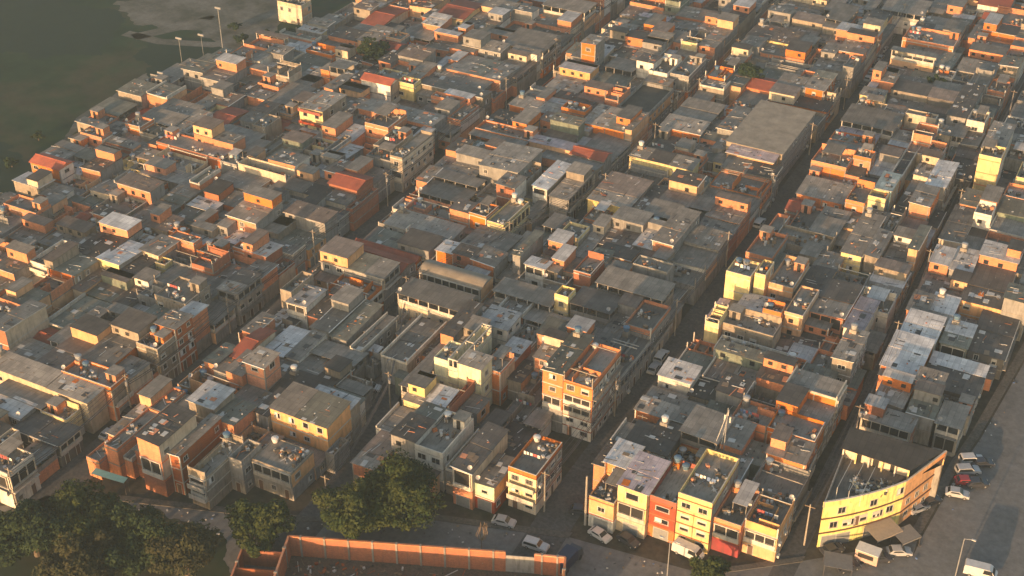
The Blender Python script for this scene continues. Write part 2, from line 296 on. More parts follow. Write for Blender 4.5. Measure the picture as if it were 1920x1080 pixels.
# ---------------------------------------------------------------- lots
ANN='''-251.1,-242.2,320.9,326.1,6.5,c,F|cream house with open terraces at the far edge of the dark field
-234.5,-221.6,295.2,300.9,5.0,c,S|low cream shed wall with patched sheet roof at the field's far corner
-222.9,-211.0,295.7,299.5,6.0,o,F|
-237.2,-226.7,274.7,279.4,6.0,o,S|orange brick house at the field corner behind the tall floodlight poles
-228.3,-222.0,278.4,284.5,6.0,w,L|
-220.2,-213.3,269.6,274.5,7.0,o,F|
-214.2,-205.9,282.7,286.9,6.0,o,S|
-210.4,-206.1,249.0,264.9,7.5,g,S|long narrow house with grey green sheet roof running back from the street
-198.0,-190.8,257.7,268.5,10.0,y,S|yellow house with dark red balcony rows under a grey sheet roof
-208.8,-202.3,260.0,263.7,5.5,p,F|
-223.2,-218.6,237.1,248.4,7.0,w,S|small white fronted house under a broad dull brown roof
-220.3,-200.5,228.4,234.5,8.0,t,F|long bare brown brick building with a flat roof above the crossroads
-199.9,-195.2,227.7,239.2,8.0,g,F|grey rendered corner house with tall framed windows beside the long brown building
-241.1,-234.4,232.0,237.1,5.0,c,S|
-233.8,-228.8,232.5,237.5,8.0,o,F|upright orange brick block with a blank wall at the field edge
-240.0,-233.5,219.0,222.9,6.0,o,F|
-234.3,-223.3,226.7,233.4,5.0,g,S|
-240.0,-230.8,205.9,212.3,8.0,o,T|orange house with red tiled roof at the outermost corner of the houses
-234.8,-229.4,210.6,215.0,5.0,w,L|
-241.2,-222.8,203.3,208.4,4.0,s,S|broad low tan building at the outermost corner, below the red tiled house
-223.6,-216.4,218.9,223.1,6.0,y,U|
-215.0,-199.7,216.5,222.1,6.0,s,S|
-218.5,-206.9,210.6,217.0,5.5,o,U|roofless brick house cluttered with junk on its upper floor
-196.4,-185.7,220.6,228.1,6.5,c,S|
-181.2,-163.1,226.1,230.6,6.5,c,S|long cream walled house with brown sheet roof beside the first street's bend
-196.5,-189.2,231.8,238.7,5.5,p,S|
-193.7,-187.7,237.6,248.6,6.0,n,S|
-179.4,-174.8,235.4,244.1,6.0,g,L|
-200.6,-191.4,330.5,344.7,8.0,y,T|yellow orange house with dull red roof standing above its neighbours near the top
-213.8,-205.0,297.1,301.0,5.0,w,S|
-200.2,-194.0,309.9,316.0,6.0,t,F|
-194.3,-185.2,280.9,290.7,9.0,w,T|white house with red tiled roof and tall blank front wall
-186.0,-179.9,285.2,289.5,8.5,y,F|pale yellow walled block joined to the white house with red roof
-181.7,-161.9,289.2,294.0,7.0,s,S|
-180.6,-164.0,286.2,289.5,5.5,g,S|
-179.4,-162.7,300.5,312.3,7.0,o,S|orange walled corner house with dark roof where the first street bends
-182.8,-170.8,315.7,335.2,8.0,g,S|
-173.5,-158.9,321.5,333.1,8.0,g,P|grey house with two long balcony openings near the top of the second block
-183.9,-179.6,348.3,352.8,8.0,o,F|
-175.3,-162.0,342.6,350.5,6.5,o,S|
-149.0,-144.7,322.1,328.3,13.0,o,S|tall thin orange brick tower house with three floors showing
-186.9,-164.8,268.0,274.7,7.5,o,S|long orange painted building with a green end patch beside the first street
-172.1,-166.6,252.0,262.0,8.0,c,F|
-163.9,-157.0,246.9,261.3,9.5,s,F|three storey tan corner building with mossy flat roof on the first street
-151.0,-143.3,250.6,260.8,6.5,g,S|
-142.8,-132.5,253.1,265.8,9.5,g,S|grey three storey house with broad grey roof and square front windows mid photo
-154.8,-138.1,272.6,277.9,7.5,o,F|
-154.0,-144.1,266.6,270.5,5.5,o,F|
-154.5,-139.8,290.1,296.1,6.5,o,S|
-140.5,-133.8,292.6,297.1,8.0,o,F|
-133.0,-121.0,289.3,299.9,7.0,o,S|
-139.0,-129.9,286.8,291.3,6.0,g,L|
-139.4,-128.1,272.2,276.5,7.5,p,L|house with a long pale lilac sheet roof beside the grey three storey house
-134.1,-119.0,267.6,273.0,6.5,o,S|
-127.9,-124.2,251.9,265.3,8.0,w,L|narrow house with pale greenish sheet roof running back from its short front
-123.3,-117.4,251.5,264.8,7.0,g,S|
-116.4,-103.7,296.6,303.4,7.0,o,S|
-116.4,-98.3,277.2,282.5,7.5,y,S|wide orange yellow house with small square windows in the third block
-114.8,-104.2,253.5,267.2,7.5,y,S|house with peach and yellow halves to its front and patched grey roof
-155.4,-143.9,369.5,374.8,7.0,o,F|
-147.7,-139.0,351.4,359.3,7.0,o,S|
-138.9,-129.0,347.8,354.6,7.0,o,S|
-154.9,-148.6,348.7,355.7,6.0,c,F|
-144.2,-138.3,331.7,346.3,6.0,g,S|
-138.1,-132.3,331.6,344.0,6.5,g,S|
-129.5,-124.1,324.2,334.8,8.0,w,F|white fronted two storey house with paired dark windows near a mossy roof
-125.2,-117.6,326.1,339.7,7.5,g,F|
-129.2,-120.2,302.6,319.7,6.5,g,D|dark flat roof boxed in by pale parapet walls in the third block
-151.6,-141.9,306.1,319.9,6.0,g,S|
-142.4,-133.7,309.3,322.8,5.0,g,P|
-116.4,-99.1,360.3,371.6,7.5,y,S|
-107.9,-95.0,353.4,360.5,6.5,o,S|
-117.0,-101.5,385.0,400.4,6.0,c,S|
-99.6,-86.8,379.5,393.0,9.0,o,P|house with pale framed open top floor over a salmon wall near the top right
-88.2,-82.1,383.0,392.3,8.0,y,S|
-91.1,-82.3,379.1,387.1,6.5,o,S|
-106.5,-97.3,370.2,382.6,6.0,g,S|
-75.0,-59.8,378.8,388.6,8.0,o,F|orange building with two brick bands and a pale pier at a street corner, far right
-85.8,-73.7,399.9,411.4,7.0,w,P|
-60.8,-51.7,414.8,424.9,8.0,w,T|white house with dark red roof edge in the far right corner
-55.4,-46.1,397.0,405.3,7.0,o,S|
-114.5,-108.8,327.4,335.0,9.0,o,U|orange brick block with unfinished top beside a dark leafy tree
-88.0,-83.0,331.7,342.8,9.0,o,S|house with orange top floor on a whitish base at the crossing of the wide street
-72.1,-57.6,368.2,380.0,6.0,g,S|
-74.3,-59.9,351.0,357.8,6.0,s,S|
-60.4,-55.6,359.6,364.6,7.0,w,F|
-60.6,-56.6,356.7,362.0,6.0,o,F|
-95.6,-81.3,293.3,319.2,8.5,s,H|market hall with the largest plain tan roof among the houses
-100.8,-95.7,300.7,315.5,7.5,g,S|
-93.9,-82.1,289.1,294.3,8.0,p,L|house with a long pale lilac roof just in front of the market hall
-96.5,-82.5,287.4,292.4,5.5,y,S|
-75.7,-63.9,308.8,313.9,7.5,o,F|
-74.3,-64.5,293.7,301.6,8.5,o,F|bright orange two storey block with parapet terrace beside the wide street
-65.6,-61.2,299.0,303.3,9.5,o,F|orange stair tower rising beside the bright orange terrace block
-75.7,-61.1,319.1,330.2,8.0,s,P|brown roofed terrace house with a white post and rail gallery
-73.7,-66.2,328.9,335.0,8.0,c,F|
-68.1,-58.5,333.5,352.8,5.5,s,S|
-58.2,-50.9,333.1,349.0,5.5,k,S|
-51.1,-46.4,333.5,355.3,8.5,g,S|
-45.9,-41.5,332.1,339.1,9.0,w,F|white rendered cube house with one dark square window between grey roofs
-38.8,-33.7,312.8,327.2,12.0,g,S|tall grey roofed block with stacked white balconies near the right edge
-52.6,-48.0,324.3,329.1,7.5,c,S|small cream house alone with a pale tin roof between brown roofs
-37.8,-32.8,304.5,310.7,14.0,y,F|tall narrow yellow and orange tower house near the right edge
-46.8,-42.4,293.8,307.0,9.0,g,L|narrow house under a pale grey sheet roof with one bright front window
-51.1,-47.0,300.9,310.4,7.0,c,S|
-29.1,-25.3,307.2,315.5,9.0,y,F|
-45.4,-38.0,308.2,324.5,5.0,k,S|
-56.2,-52.5,284.2,292.1,10.5,b,L|house with small pale blue sheet roof behind the bright yellow wall
-57.2,-52.8,280.4,287.2,10.0,y,F|bright yellow upper wall with a dark arch below, beside orange brick
-61.2,-56.8,278.1,286.9,9.0,o,F|orange brick block with one dark window joined to the bright yellow wall
-73.4,-62.4,281.1,289.6,6.0,o,S|
-47.8,-43.4,282.7,292.0,9.5,o,S|narrow bright orange fronted house standing alone by the street
-38.6,-33.8,273.5,290.0,7.5,c,S|long grey roofed house with cream gable front facing the houses below
-55.9,-51.5,257.5,275.4,8.0,y,S|house with yellow front, arched window and brown ridge roof running back
-73.6,-68.3,233.7,239.9,11.0,y,F|blank bright yellow wall block taller than everything around it
-67.9,-65.6,235.0,240.9,11.5,y,F|
-66.2,-60.2,237.5,248.5,8.5,p,F|cream house with paired windows and a crimson awning on its terrace
-71.1,-58.9,257.7,264.4,7.5,s,U|brown brick house with cluttered open terrace and low walls
-72.1,-69.2,218.3,224.0,9.0,y,U|
-69.4,-58.6,220.6,228.7,7.5,s,F|
-62.9,-59.1,226.3,229.4,9.5,o,F|
-68.3,-54.6,213.9,218.7,6.0,w,F|whitish long wall with one small square dark window in the fourth block
-55.1,-48.1,232.9,246.1,7.5,o,S|dark roofed house whose short front is vivid orange
-46.9,-43.2,228.6,241.2,8.5,w,L|house with bright lilac white sheet roofs in two steps
-37.7,-30.2,221.6,233.7,7.5,o,L|orange house with wide pale notched sheet roof near the avenue
-34.1,-28.8,242.7,253.2,6.0,g,S|
-29.3,-24.2,236.1,245.5,6.0,n,S|
-24.1,-17.2,237.6,253.8,5.0,k,S|
-29.5,-19.2,222.3,232.7,5.5,k,S|wide dark flat roofed shed beside the avenue
-45.5,-41.6,216.1,226.7,10.0,s,S|slim three storey house with an orange band under a dull roof
-54.0,-50.3,211.7,216.8,7.0,o,F|
-33.8,-29.4,262.3,271.3,7.5,g,L|
-29.9,-20.1,274.0,278.9,6.5,o,S|
-29.3,-21.0,253.2,267.8,6.5,p,K|
-47.6,-42.7,262.6,273.3,6.0,w,S|
-151.8,-139.8,233.7,240.0,6.0,o,U|roofless orange brick wall enclosing heaped junk in the middle blocks
-135.0,-130.5,234.2,240.0,8.0,o,F|
-129.9,-125.3,233.6,245.6,7.5,y,F|
-151.7,-134.6,224.7,231.5,5.5,g,S|
-151.2,-134.2,216.6,222.8,5.0,g,S|
-131.5,-121.1,224.7,233.5,6.0,g,S|
-134.3,-130.0,218.3,222.8,7.0,o,L|
-125.0,-119.5,217.7,223.7,7.5,o,S|
-134.8,-117.3,207.8,213.0,8.0,g,G|long plain barrel roofed grey hall with faded orange stains
-131.5,-116.8,198.1,204.0,8.5,c,P|open sided hall with broad grey roof on pale posts
-124.5,-118.5,180.5,195.9,6.5,g,E|long grey roof between two bright white parapets
-115.1,-101.7,209.5,214.4,7.5,w,P|white framed gallery with five dark openings under a striped dark roof
-102.2,-99.1,211.5,215.1,9.5,y,F|bright yellow end block of the white framed gallery
-113.4,-108.8,220.1,223.4,8.5,w,L|
-112.9,-103.4,219.5,224.1,6.5,s,F|
-96.7,-82.1,220.2,226.5,9.0,s,P|big brown walled building with a long dark slot under its grey roof
-111.8,-105.4,196.9,202.8,8.5,w,L|near white sheet roof of the house behind the yellow and cream block
-111.8,-106.8,184.6,193.3,11.0,l,V|open concrete frame top floor of the yellow and cream block
-105.7,-101.9,180.2,193.7,11.0,l,S|cream flank building with long grey roof beside the bare roof frame
-112.0,-109.0,180.0,186.2,10.5,l,F|pale yellow end wall block facing the side street
-104.3,-100.1,184.4,190.2,8.0,o,F|
-105.7,-96.5,205.0,209.4,6.0,p,P|
-90.2,-86.1,182.4,195.7,13.8,o,S|tallest brick house, five storeys, with grey green roof and white base
-84.9,-80.2,181.5,195.2,13.8,o,U|unfinished brick half of the tallest house with open frames on top
-107.8,-105.1,232.0,247.2,6.0,g,S|
-105.6,-97.2,239.2,252.0,6.0,g,S|
-97.5,-93.3,241.3,251.8,6.5,g,L|
-99.5,-92.9,229.5,233.5,6.5,o,S|
-94.8,-87.8,234.4,241.1,6.0,g,S|
-193.6,-183.4,213.4,219.1,6.5,t,S|
-180.9,-172.3,215.8,223.8,5.5,g,S|
-171.9,-162.2,219.5,226.1,5.0,g,S|
-194.8,-186.4,203.1,208.8,6.0,g,S|
-187.9,-179.6,202.9,208.5,5.5,g,S|
-181.3,-173.5,201.2,205.9,6.0,g,L|
-197.0,-187.9,193.5,200.0,6.0,o,F|brick box with bare brick parapets open to the sky left of the first street
-191.0,-187.4,197.4,200.4,7.0,o,F|
-180.8,-173.7,194.4,198.7,6.5,o,F|
-174.3,-163.5,195.3,198.2,5.0,o,F|
-173.0,-169.9,197.3,200.2,8.0,o,F|
-195.5,-189.6,179.8,189.0,8.0,y,L|yellow house under a single blue grey sheet roof in the left blocks
-184.9,-182.2,185.7,188.1,7.0,y,F|
-211.9,-204.8,191.6,196.2,6.0,c,U|
-215.8,-211.0,175.4,179.5,6.5,w,F|
-207.2,-202.5,172.0,181.8,8.5,w,F|white balconied house with a green side wall in the left blocks
-215.1,-206.7,182.3,194.7,5.0,s,S|
-213.3,-204.4,198.8,206.0,6.5,s,F|
-165.7,-158.1,182.7,190.9,8.0,g,S|rendered corner house with dull roof and round window below, by the first street
-172.6,-161.2,203.2,207.6,6.0,g,E|
-150.2,-145.4,185.4,192.4,8.0,w,L|white ribbed tin roof over a shadowed open porch
-153.0,-137.4,201.7,208.1,8.0,g,S|
-147.2,-137.5,195.4,201.8,7.0,o,U|orange brick house with cluttered open terrace behind the white tin porch
-142.0,-137.8,181.9,195.1,6.5,g,S|
-137.2,-133.6,182.1,195.2,6.0,g,S|
-131.9,-128.6,180.8,194.4,5.5,g,E|
-146.6,-141.4,172.0,181.3,5.5,g,L|
-143.0,-138.4,162.2,166.9,10.5,o,S|orange brick tower block with squat grey cap roof
-166.6,-159.0,158.8,166.6,9.0,s,F|tall tan building with junk on its lower roof at the first street
-166.1,-158.9,164.1,169.4,10.5,t,S|red brick top storey under a grey roof behind the tan building
-192.1,-183.7,160.0,171.6,5.0,n,E|
-153.0,-143.2,157.2,163.5,6.0,p,U|
-150.3,-146.7,161.5,166.5,6.5,g,S|
-189.7,-163.5,141.3,145.9,7.5,c,S|long tan lit wall with long grey roof above the first street's lower end
-182.8,-172.5,133.3,137.4,6.0,g,L|
-177.7,-161.9,131.4,137.1,5.0,k,S|
-166.5,-159.7,119.2,125.4,8.0,w,F|white balconied corner house with dark red terrace at the lower corner
-144.6,-137.8,134.0,143.9,12.0,o,K|dark roofed brick block with orange top band above the mint awning
-138.9,-137.4,135.9,147.8,9.0,t,S|
-134.7,-130.9,134.8,145.6,8.5,s,U|house with white balustrade balcony and cluttered roof terrace
-133.1,-128.0,141.1,146.8,7.5,g,F|
-127.8,-119.4,143.6,150.3,6.5,s,J|house with scrap covered roof over white framed windows
-131.6,-119.2,154.5,162.0,9.0,p,S|peach fronted house with wide grey roof and two small windows
-113.0,-104.9,170.3,176.5,7.0,y,S|
-102.5,-99.3,173.7,178.5,6.0,g,S|
-112.4,-107.8,152.0,161.7,5.5,o,S|low red brick house with a white ring on its orange parapet
-103.1,-97.4,158.1,169.2,8.7,w,F|grey white three storey house with a white water tank on the roof terrace
-94.4,-90.1,156.3,169.3,8.5,c,S|house with long dark grey roof and bowed cream front by the big round tree
-90.5,-86.7,157.2,165.5,6.0,m,S|mint green house with red ground floor
-85.6,-80.2,160.3,170.4,9.0,y,F|corner house with orange parapet over pale yellow walls and wrap round balcony
-71.1,-66.5,162.3,171.0,6.8,p,F|peach fronted house at the row's end beside the tall pole
-65.8,-61.2,163.6,172.8,10.2,y,L|pale yellow house with lilac grey sheet roof and wide window
-71.5,-67.2,169.2,175.8,9.0,o,L|
-60.7,-56.4,164.9,175.7,9.1,r,F|brick red three storey house in the lit front row
-55.4,-50.4,165.3,178.1,11.3,y,F|bright yellow house with orange trims and a white van parked before it
-50.3,-45.6,166.8,176.4,7.2,o,F|low house with orange band over a crimson painted ground floor
-45.2,-39.8,168.6,178.6,7.1,p,U|grey pink house with cluttered terraces at the alley mouth
-73.9,-66.9,188.1,192.1,6.5,o,S|
-67.8,-63.1,176.4,185.6,8.0,k,S|
-73.8,-64.0,198.7,204.2,7.5,w,L|pale pinkish sheet roof on the corner by the third street
-62.6,-57.3,191.3,197.8,5.5,n,S|
-50.1,-41.3,192.5,198.9,8.0,o,D|terrace house of orange brick with paved grey roof floor above the alley
-50.7,-41.2,198.8,204.7,7.0,s,S|
-36.5,-27.3,206.0,210.1,6.0,t,S|
-35.7,-30.4,211.5,218.6,6.5,g,S|
-29.4,-24.6,210.9,218.0,6.5,g,S|
-23.8,-19.6,210.0,217.1,6.5,g,P|
-52.1,-48.0,184.1,190.0,6.0,n,S|
-67.3,-61.7,198.0,204.0,5.5,s,S|
-48.2,-39.9,177.2,186.1,6.5,g,U|'''
lots=[]
for ln in ANN.split('\n'):
    a,lab=ln.split('|'); t=a.split(',')
    x0,x1,y0,y1,h=map(float,t[:5])
    if x1-x0<2.3: x0=x1-2.3
    if y1-y0<2.6: y1=y0+2.6
    lots.append(dict(x0=x0,x1=x1,y0=y0,y1=y1,h=h,w=t[5],r=t[6],lab=lab,ann=True))
for l in lots:
    cy_=(l['y0']+l['y1'])/2
    for s_,wd in STREETS:
        c=lerp(s_,cy_); hw_=wd/2-.4
        if c-hw_<l['x1']<c+1.0 and l['x0']<c-5: l['x1']=c-hw_
        if c-1.0<l['x0']<c+hw_ and l['x1']>c+5: l['x0']=c+hw_
row2=sorted([l for l in lots if any(k in l['lab'] for k in ('pale yellow end wall','bare frame top floor','open concrete frame top','cream flank'))],key=lambda l:l['x0'])
yy_=sorted(l['y0'] for l in row2)[0]
for a,c in zip(row2,row2[1:]): c['x0']=a['x1']+.04
row3=sorted([l for l in lots if 'tallest' in l['lab']],key=lambda l:l['x0']); row3[1]['x0']=row3[0]['x1']+.03; row3[1]['y0']=row3[0]['y0']+.25
for l in row2: l['y0']=yy_+.03*row2.index(l); l['prio']=1
row=sorted([l for l in lots if any(k in l['lab'] for k in ('peach fronted house at the row','pale yellow house with lilac','brick red three','bright yellow house with orange','low house with orange band','grey pink house'))],key=lambda l:l['x0'])
for a,c in zip(row,row[1:]): c['x0']=a['x1']+.04
LOWZ=[g(*p,3) for p in ((700,195),(730,205),(690,190),(760,205),(1845,375),(1870,380),(1850,360),(920,395),(960,400),(1720,430),(580,262),(605,268),(290,720),(330,735),(480,728),(850,742),(900,748),(950,765),(1000,770),(985,800),(1050,850),(1010,840),(880,735),(930,740),(560,860),(700,760))]+[(-24,234.5)]
def over(a,b,m=0.0): return min(a['x1'],b['x1'])-max(a['x0'],b['x0'])>m and min(a['y1'],b['y1'])-max(a['y0'],b['y0'])>m
# neighbouring houses share a party line: the one behind gives way
lots.sort(key=lambda l:l['y0'])
for it in range(4):
    for i,a in enumerate(lots):
        for b_ in lots[i+1:]:
            if not over(a,b_): continue
            ox=min(a['x1'],b_['x1'])-max(a['x0'],b_['x0']); oy=a['y1']-b_['y0']
            if b_['y1']<=a['y1'] or oy<=ox+.8:
                if b_['y0']-a['y0']>=2.2: a['y1']=b_['y0']-.04
                elif b_['y1']-a['y1']>=2.2: b_['y0']=a['y1']+.04
                elif a['x0']<b_['x0']: a['x1']=b_['x0']-.04
                else: a['x0']=b_['x1']+.04
            else:
                if a['x0']<b_['x0']:
                    mxx=(b_['x0'] if a['x1']-a['x0']>b_['x1']-b_['x0'] else a['x1']); a['x1']=mxx-.02; b_['x0']=mxx+.02
                else:
                    mxx=(b_['x1'] if a['x1']-a['x0']>b_['x1']-b_['x0'] else a['x0']); a['x0']=mxx+.02; b_['x1']=mxx-.02
lots=[l for l in lots if l['x1']-l['x0']>1.3 and l['y1']-l['y0']>1.3]
# infill on a one metre grid: every free patch between the measured houses becomes a lot
X0,X1,Y0,Y1=-285,-3,106,456
occ=np.zeros((X1-X0,Y1-Y0),bool)
for yy in range(Y0,Y1):
    for s_,wd in STREETS:
        if yy<s_[0][0]-3: continue
        c=lerp(s_,yy+.5); occ[int(round(c-wd/2-X0)):int(round(c+wd/2-X0)),yy-Y0]=True
    occ[int(lerp(AVE,yy)-X0):,yy-Y0]=True
    if yy<182: occ[int(-37-X0):,yy-Y0]=True
    occ[:max(0,int(lerp(LEFT,yy)-X0)+1),yy-Y0]=True
for xx in range(X0,X1): occ[xx-X0,:max(0,int(math.ceil(lerp(FRONT,xx)+(5 if xx>-170 else .5)))-Y0)]=True
# the yellow curved corner building, the square and the yards keep their ground
CURV=[(-41,-17,173,211)]
for a,b_,c,d in CURV: 
    for xx in range(a,b_):
        for yy in range(c,d):
            if yy<999: occ[xx-X0,yy-Y0]=True
occ[-88-X0:-76-X0,169-Y0:181-Y0]=True
for l in lots:
    occ[max(0,int(round(l['x0']-X0))):max(0,int(round(l['x1']-X0))),max(0,int(round(l['y0']-Y0))):int(round(l['y1']-Y0))]=True
def vis(x,y,h=6):
    px_,py_,d=pix(x,y,h); return -60<px_<1980 and -50<py_<1130
rl=random.Random(21)
for yy in range(0,Y1-Y0-2):
    for xx in range(0,X1-X0-2):
        if occ[xx,yy]: continue
        W_=rl.choice([8,10,12,15,17]); D_=rl.choice([5,6,7,7,8])
        if rl.random()<.25: W_,D_=rl.choice([6,7,8]),rl.choice([11,12,15])
        wmx=0
        while wmx<W_ and xx+wmx<occ.shape[0] and not occ[xx+wmx,yy]: wmx+=1
        rem=0
        while xx+wmx+rem<occ.shape[0] and rem<3 and not occ[xx+wmx+rem,yy]: rem+=1
        if rem<3: wmx+=rem
        dmx=0
        while dmx<D_ and yy+dmx<occ.shape[1] and not occ[xx:xx+wmx,yy+dmx].any(): dmx+=1
        if wmx<2 or dmx<2: continue
        occ[xx:xx+wmx,yy:yy+dmx]=True
        x0,y0=xx+X0,yy+Y0
        if wmx*dmx<16 and rl.random()<.6: continue
        if not vis(x0+wmx/2,y0+dmx/2): continue
        far=x0<-150
        w_=rl.choices('ogscptwyn',[45,17,17,5,8,8,3,2,3])[0]
        r_=rl.choices('SFLPUKNTRE',[38,16,7,14,12,7,7,2,5,4])[0]
        h=rl.choices([3.6,4.8,5.8,6.8,8.0,9.2],[10,16,26,26,15,7])[0]+rl.uniform(-.3,.4)
        if wmx*dmx<20: h=min(h,4.4)
        if any(x0<=p[0]<=x0+wmx and y0<=p[1]<=y0+dmx for p in LOWZ): h=3.0
        lots.append(dict(x0=x0+rl.uniform(.02,.12),x1=x0+wmx-rl.uniform(.02,.12),y0=y0+rl.uniform(.02,.12),y1=y0+dmx-rl.uniform(.02,.12),h=h,w=w_,r=r_,lab='',ann=False))
for l in lots:
    cx,cy=(l['x0']+l['x1'])/2,(l['y0']+l['y1'])/2; l['c']=(cx,cy); d=pix(cx,cy,l['h'])[2]
    l['size']=((l['x1']-l['x0'])*(l['y1']-l['y0'])*.5+(l['x1']-l['x0'])*1.5)/d**2
    px_,py_,_=pix(cx,cy,l['h']); l['inv']=-40<px_<1960 and -30<py_<1110
lots=[l for l in lots if l['inv'] or l['ann']]
order=sorted([l for l in lots if not l['ann']],key=lambda l:-l['size'])
NMAX=300
nann=sum(l['ann'] for l in lots)
for i,l in enumerate(order): l['mass']=i>=NMAX-nann
for l in lots: l.setdefault('mass',False)
print('lots',len(lots),'annotated',nann)

# ---------------------------------------------------------------- houses
def hmax_front(l,x0,x1,d=1.6):
    m=0
    for o in lots:
        if o is l: continue
        if o['y1']<=l['y0']+.3 and o['y1']>l['y0']-d and min(o['x1'],x1)-max(o['x0'],x0)>.3: m=max(m,o['h'])
    return m
def hmax_right(l,y0,y1,d=2.0):
    m=0
    for o in lots:
        if o is l: continue
        if o['x0']>=l['x1']-.3 and o['x0']<l['x1']+d and min(o['y1'],y1)-max(o['y0'],y0)>.3: m=max(m,o['h'])
    return m
WIN={}
def window_mesh(wd,ht,kind):
    k=(wd,ht,kind)
    if k in WIN: return WIN[k]
    b=MB(); t=.07; f=.05      # faces -Y, origin at centre of sill on the wall plane
    b.box(-wd/2,wd/2,-.012,.0,t,ht-t,1)
    for a in ((-wd/2-t,-wd/2+t,0,ht),(wd/2-t,wd/2+t,0,ht)): b.box(a[0],a[1],-f,0,a[2],a[3],0)
    b.box(-wd/2-t-.08,wd/2+t+.08,-f-.07,0,-.07,.02,0); b.box(-wd/2-t,wd/2+t,-f,0,ht-t,ht+.04,0)
    if kind==1: b.box(-.03,.03,-f+.01,0,.02,ht-t,0)
    if kind==2:
        for q in np.linspace(-wd/2,wd/2,6)[1:-1]: b.box(q-.02,q+.02,-f,-.02,.02,ht-t,0)
    if kind==3: b.box(-wd/2+.05,0,-.02,-.012,t+.02,ht-t-.02,2)          # half drawn curtain
    if kind==4: b.box(-wd/2+.04,wd/2-.04,-.035,-.012,t+ht*.45,ht-t,0)   # lowered shutter
    me=b.mesh('window',['frame','glass','cloth_w']); WIN[k]=me; return me
def door_mesh(kind):
    k=('d',kind)
    if k in WIN: return WIN[k]
    b=MB(); wd,ht=(0.9,2.1) if kind==0 else (2.6,2.3)
    b.box(-wd/2,wd/2,-.03,0,0,ht,1); b.box(-wd/2-.08,wd/2+.08,-.06,0,ht,ht+.1,0)
    b.box(-wd/2-.08,-wd/2,-.06,0,0,ht,0); b.box(wd/2,wd/2+.08,-.06,0,0,ht,0)
    if kind:
        for q in range(1,10): b.box(-wd/2,wd/2,-.045,-.03,q*.23,q*.23+.05,1)
    me=b.mesh('door',['frame','shutter_m' if kind else 'door_m']); WIN[k]=me; return me
def tank_mesh(mat):
    k=('t',mat)
    if k in WIN: return WIN[k]
    b=MB(); b.cyl(0,0,0,.16,.5,.5,12,1); b.cyl(0,0,.16,.95,.52,.66,14,0); b.cyl(0,0,.95,1.03,.70,.68,14,0); b.cyl(0,0,1.03,1.15,.62,.25,14,0)
    me=b.mesh('water_tank',[mat,'concrete']); WIN[k]=me; return me
def dish_mesh():
    if 'dish' in WIN: return WIN['dish']
    b=MB(); b.tube((0,0,0),(0,0,.7),.03); n=12
    c=Vector((0,-.05,.85)); ax=Vector((.3,-.8,.55)).normalized(); u=ax.orthogonal().normalized(); v=ax.cross(u)
    ring=[c+ax*.12+(u*math.cos(2*math.pi*k/n)+v*math.sin(2*math.pi*k/n))*.42 for k in range(n)]
    for k in range(n): b.poly([c,ring[k],ring[(k+1)%n]]); b.poly([c-ax*.02,ring[(k+1)%n],ring[k]])
    b.tube(c,c+ax*.45,.015)
    me=b.mesh('satellite_dish',['metal']); WIN['dish']=me; return me
def clutter(b,x0,x1,y0,y1,z,n,rr):
    # kept in three loose heaps against the walls, not strewn evenly
    cs=[(rr.uniform(x0,x1),rr.uniform(y0,y1)) for _ in range(3)]
    for _ in range(n):
        c=rr.choice(cs); x=min(x1-.3,max(x0+.3,rr.gauss(c[0],.9))); y=min(y1-.3,max(y0+.3,rr.gauss(c[1],.7)))
        k=rr.random(); m=rr.choices([0,1,2,3],[4,3,4,1])[0]
        if k<.45: b.obox(x,y,z,rr.uniform(.3,1.0),rr.uniform(.3,.7),rr.uniform(.15,.8),rr.uniform(0,3),m)
        elif k<.8: b.obox(x,y,z+.05,rr.uniform(1.2,2.6),rr.uniform(.08,.2),.08,rr.uniform(0,3),m,rr.uniform(-.05,.3))
        else: b.cyl(x,y,z,z+rr.uniform(.4,.9),.25,.25,8,m)
def junkroof(b,x0,x1,y0,y1,zf,n,rr):
    # stones, tyres and loose sheets that weigh a roof down; zf(x,y) gives the surface height
    for _ in range(n):
        x=rr.uniform(x0+.5,x1-.5); y=rr.uniform(y0+.5,y1-.5); z=zf(x,y)
        k=rr.random(); m=rr.choices([0,1,2,3],[4,3,5,1])[0]
        if k<.5: b.obox(x,y,z-.02,rr.uniform(.15,.4),rr.uniform(.12,.3),rr.uniform(.08,.2),rr.uniform(0,3),m)
        elif k<.75: b.obox(x,y,z+.01,rr.uniform(1,3),rr.uniform(.06,.15),.07,rr.choice([0,1.57,.2,1.4]),m)
        else: b.obox(x,y,z+.0,rr.uniform(.8,1.3),rr.uniform(.8,1.8),.03,rr.choice([0,1.57,.1]),m)
ROOFM=dict(S='roof_S',L='roof_L',K='roof_K',N='roof_N',T='roof_T',H='roof_H',R='roof_R',P='roof_S',E='roof_S',G='roof_S')
def stf(o):
    if o is not None: o['kind']='stuff'
def near_street_right(l):
    for s_,wd in STREETS:
        c=lerp(s_,l['c'][1]); 
        if -.5<c-l['x1']<4.0: return True
    return lerp(AVE,l['c'][1])-l['x1']<4
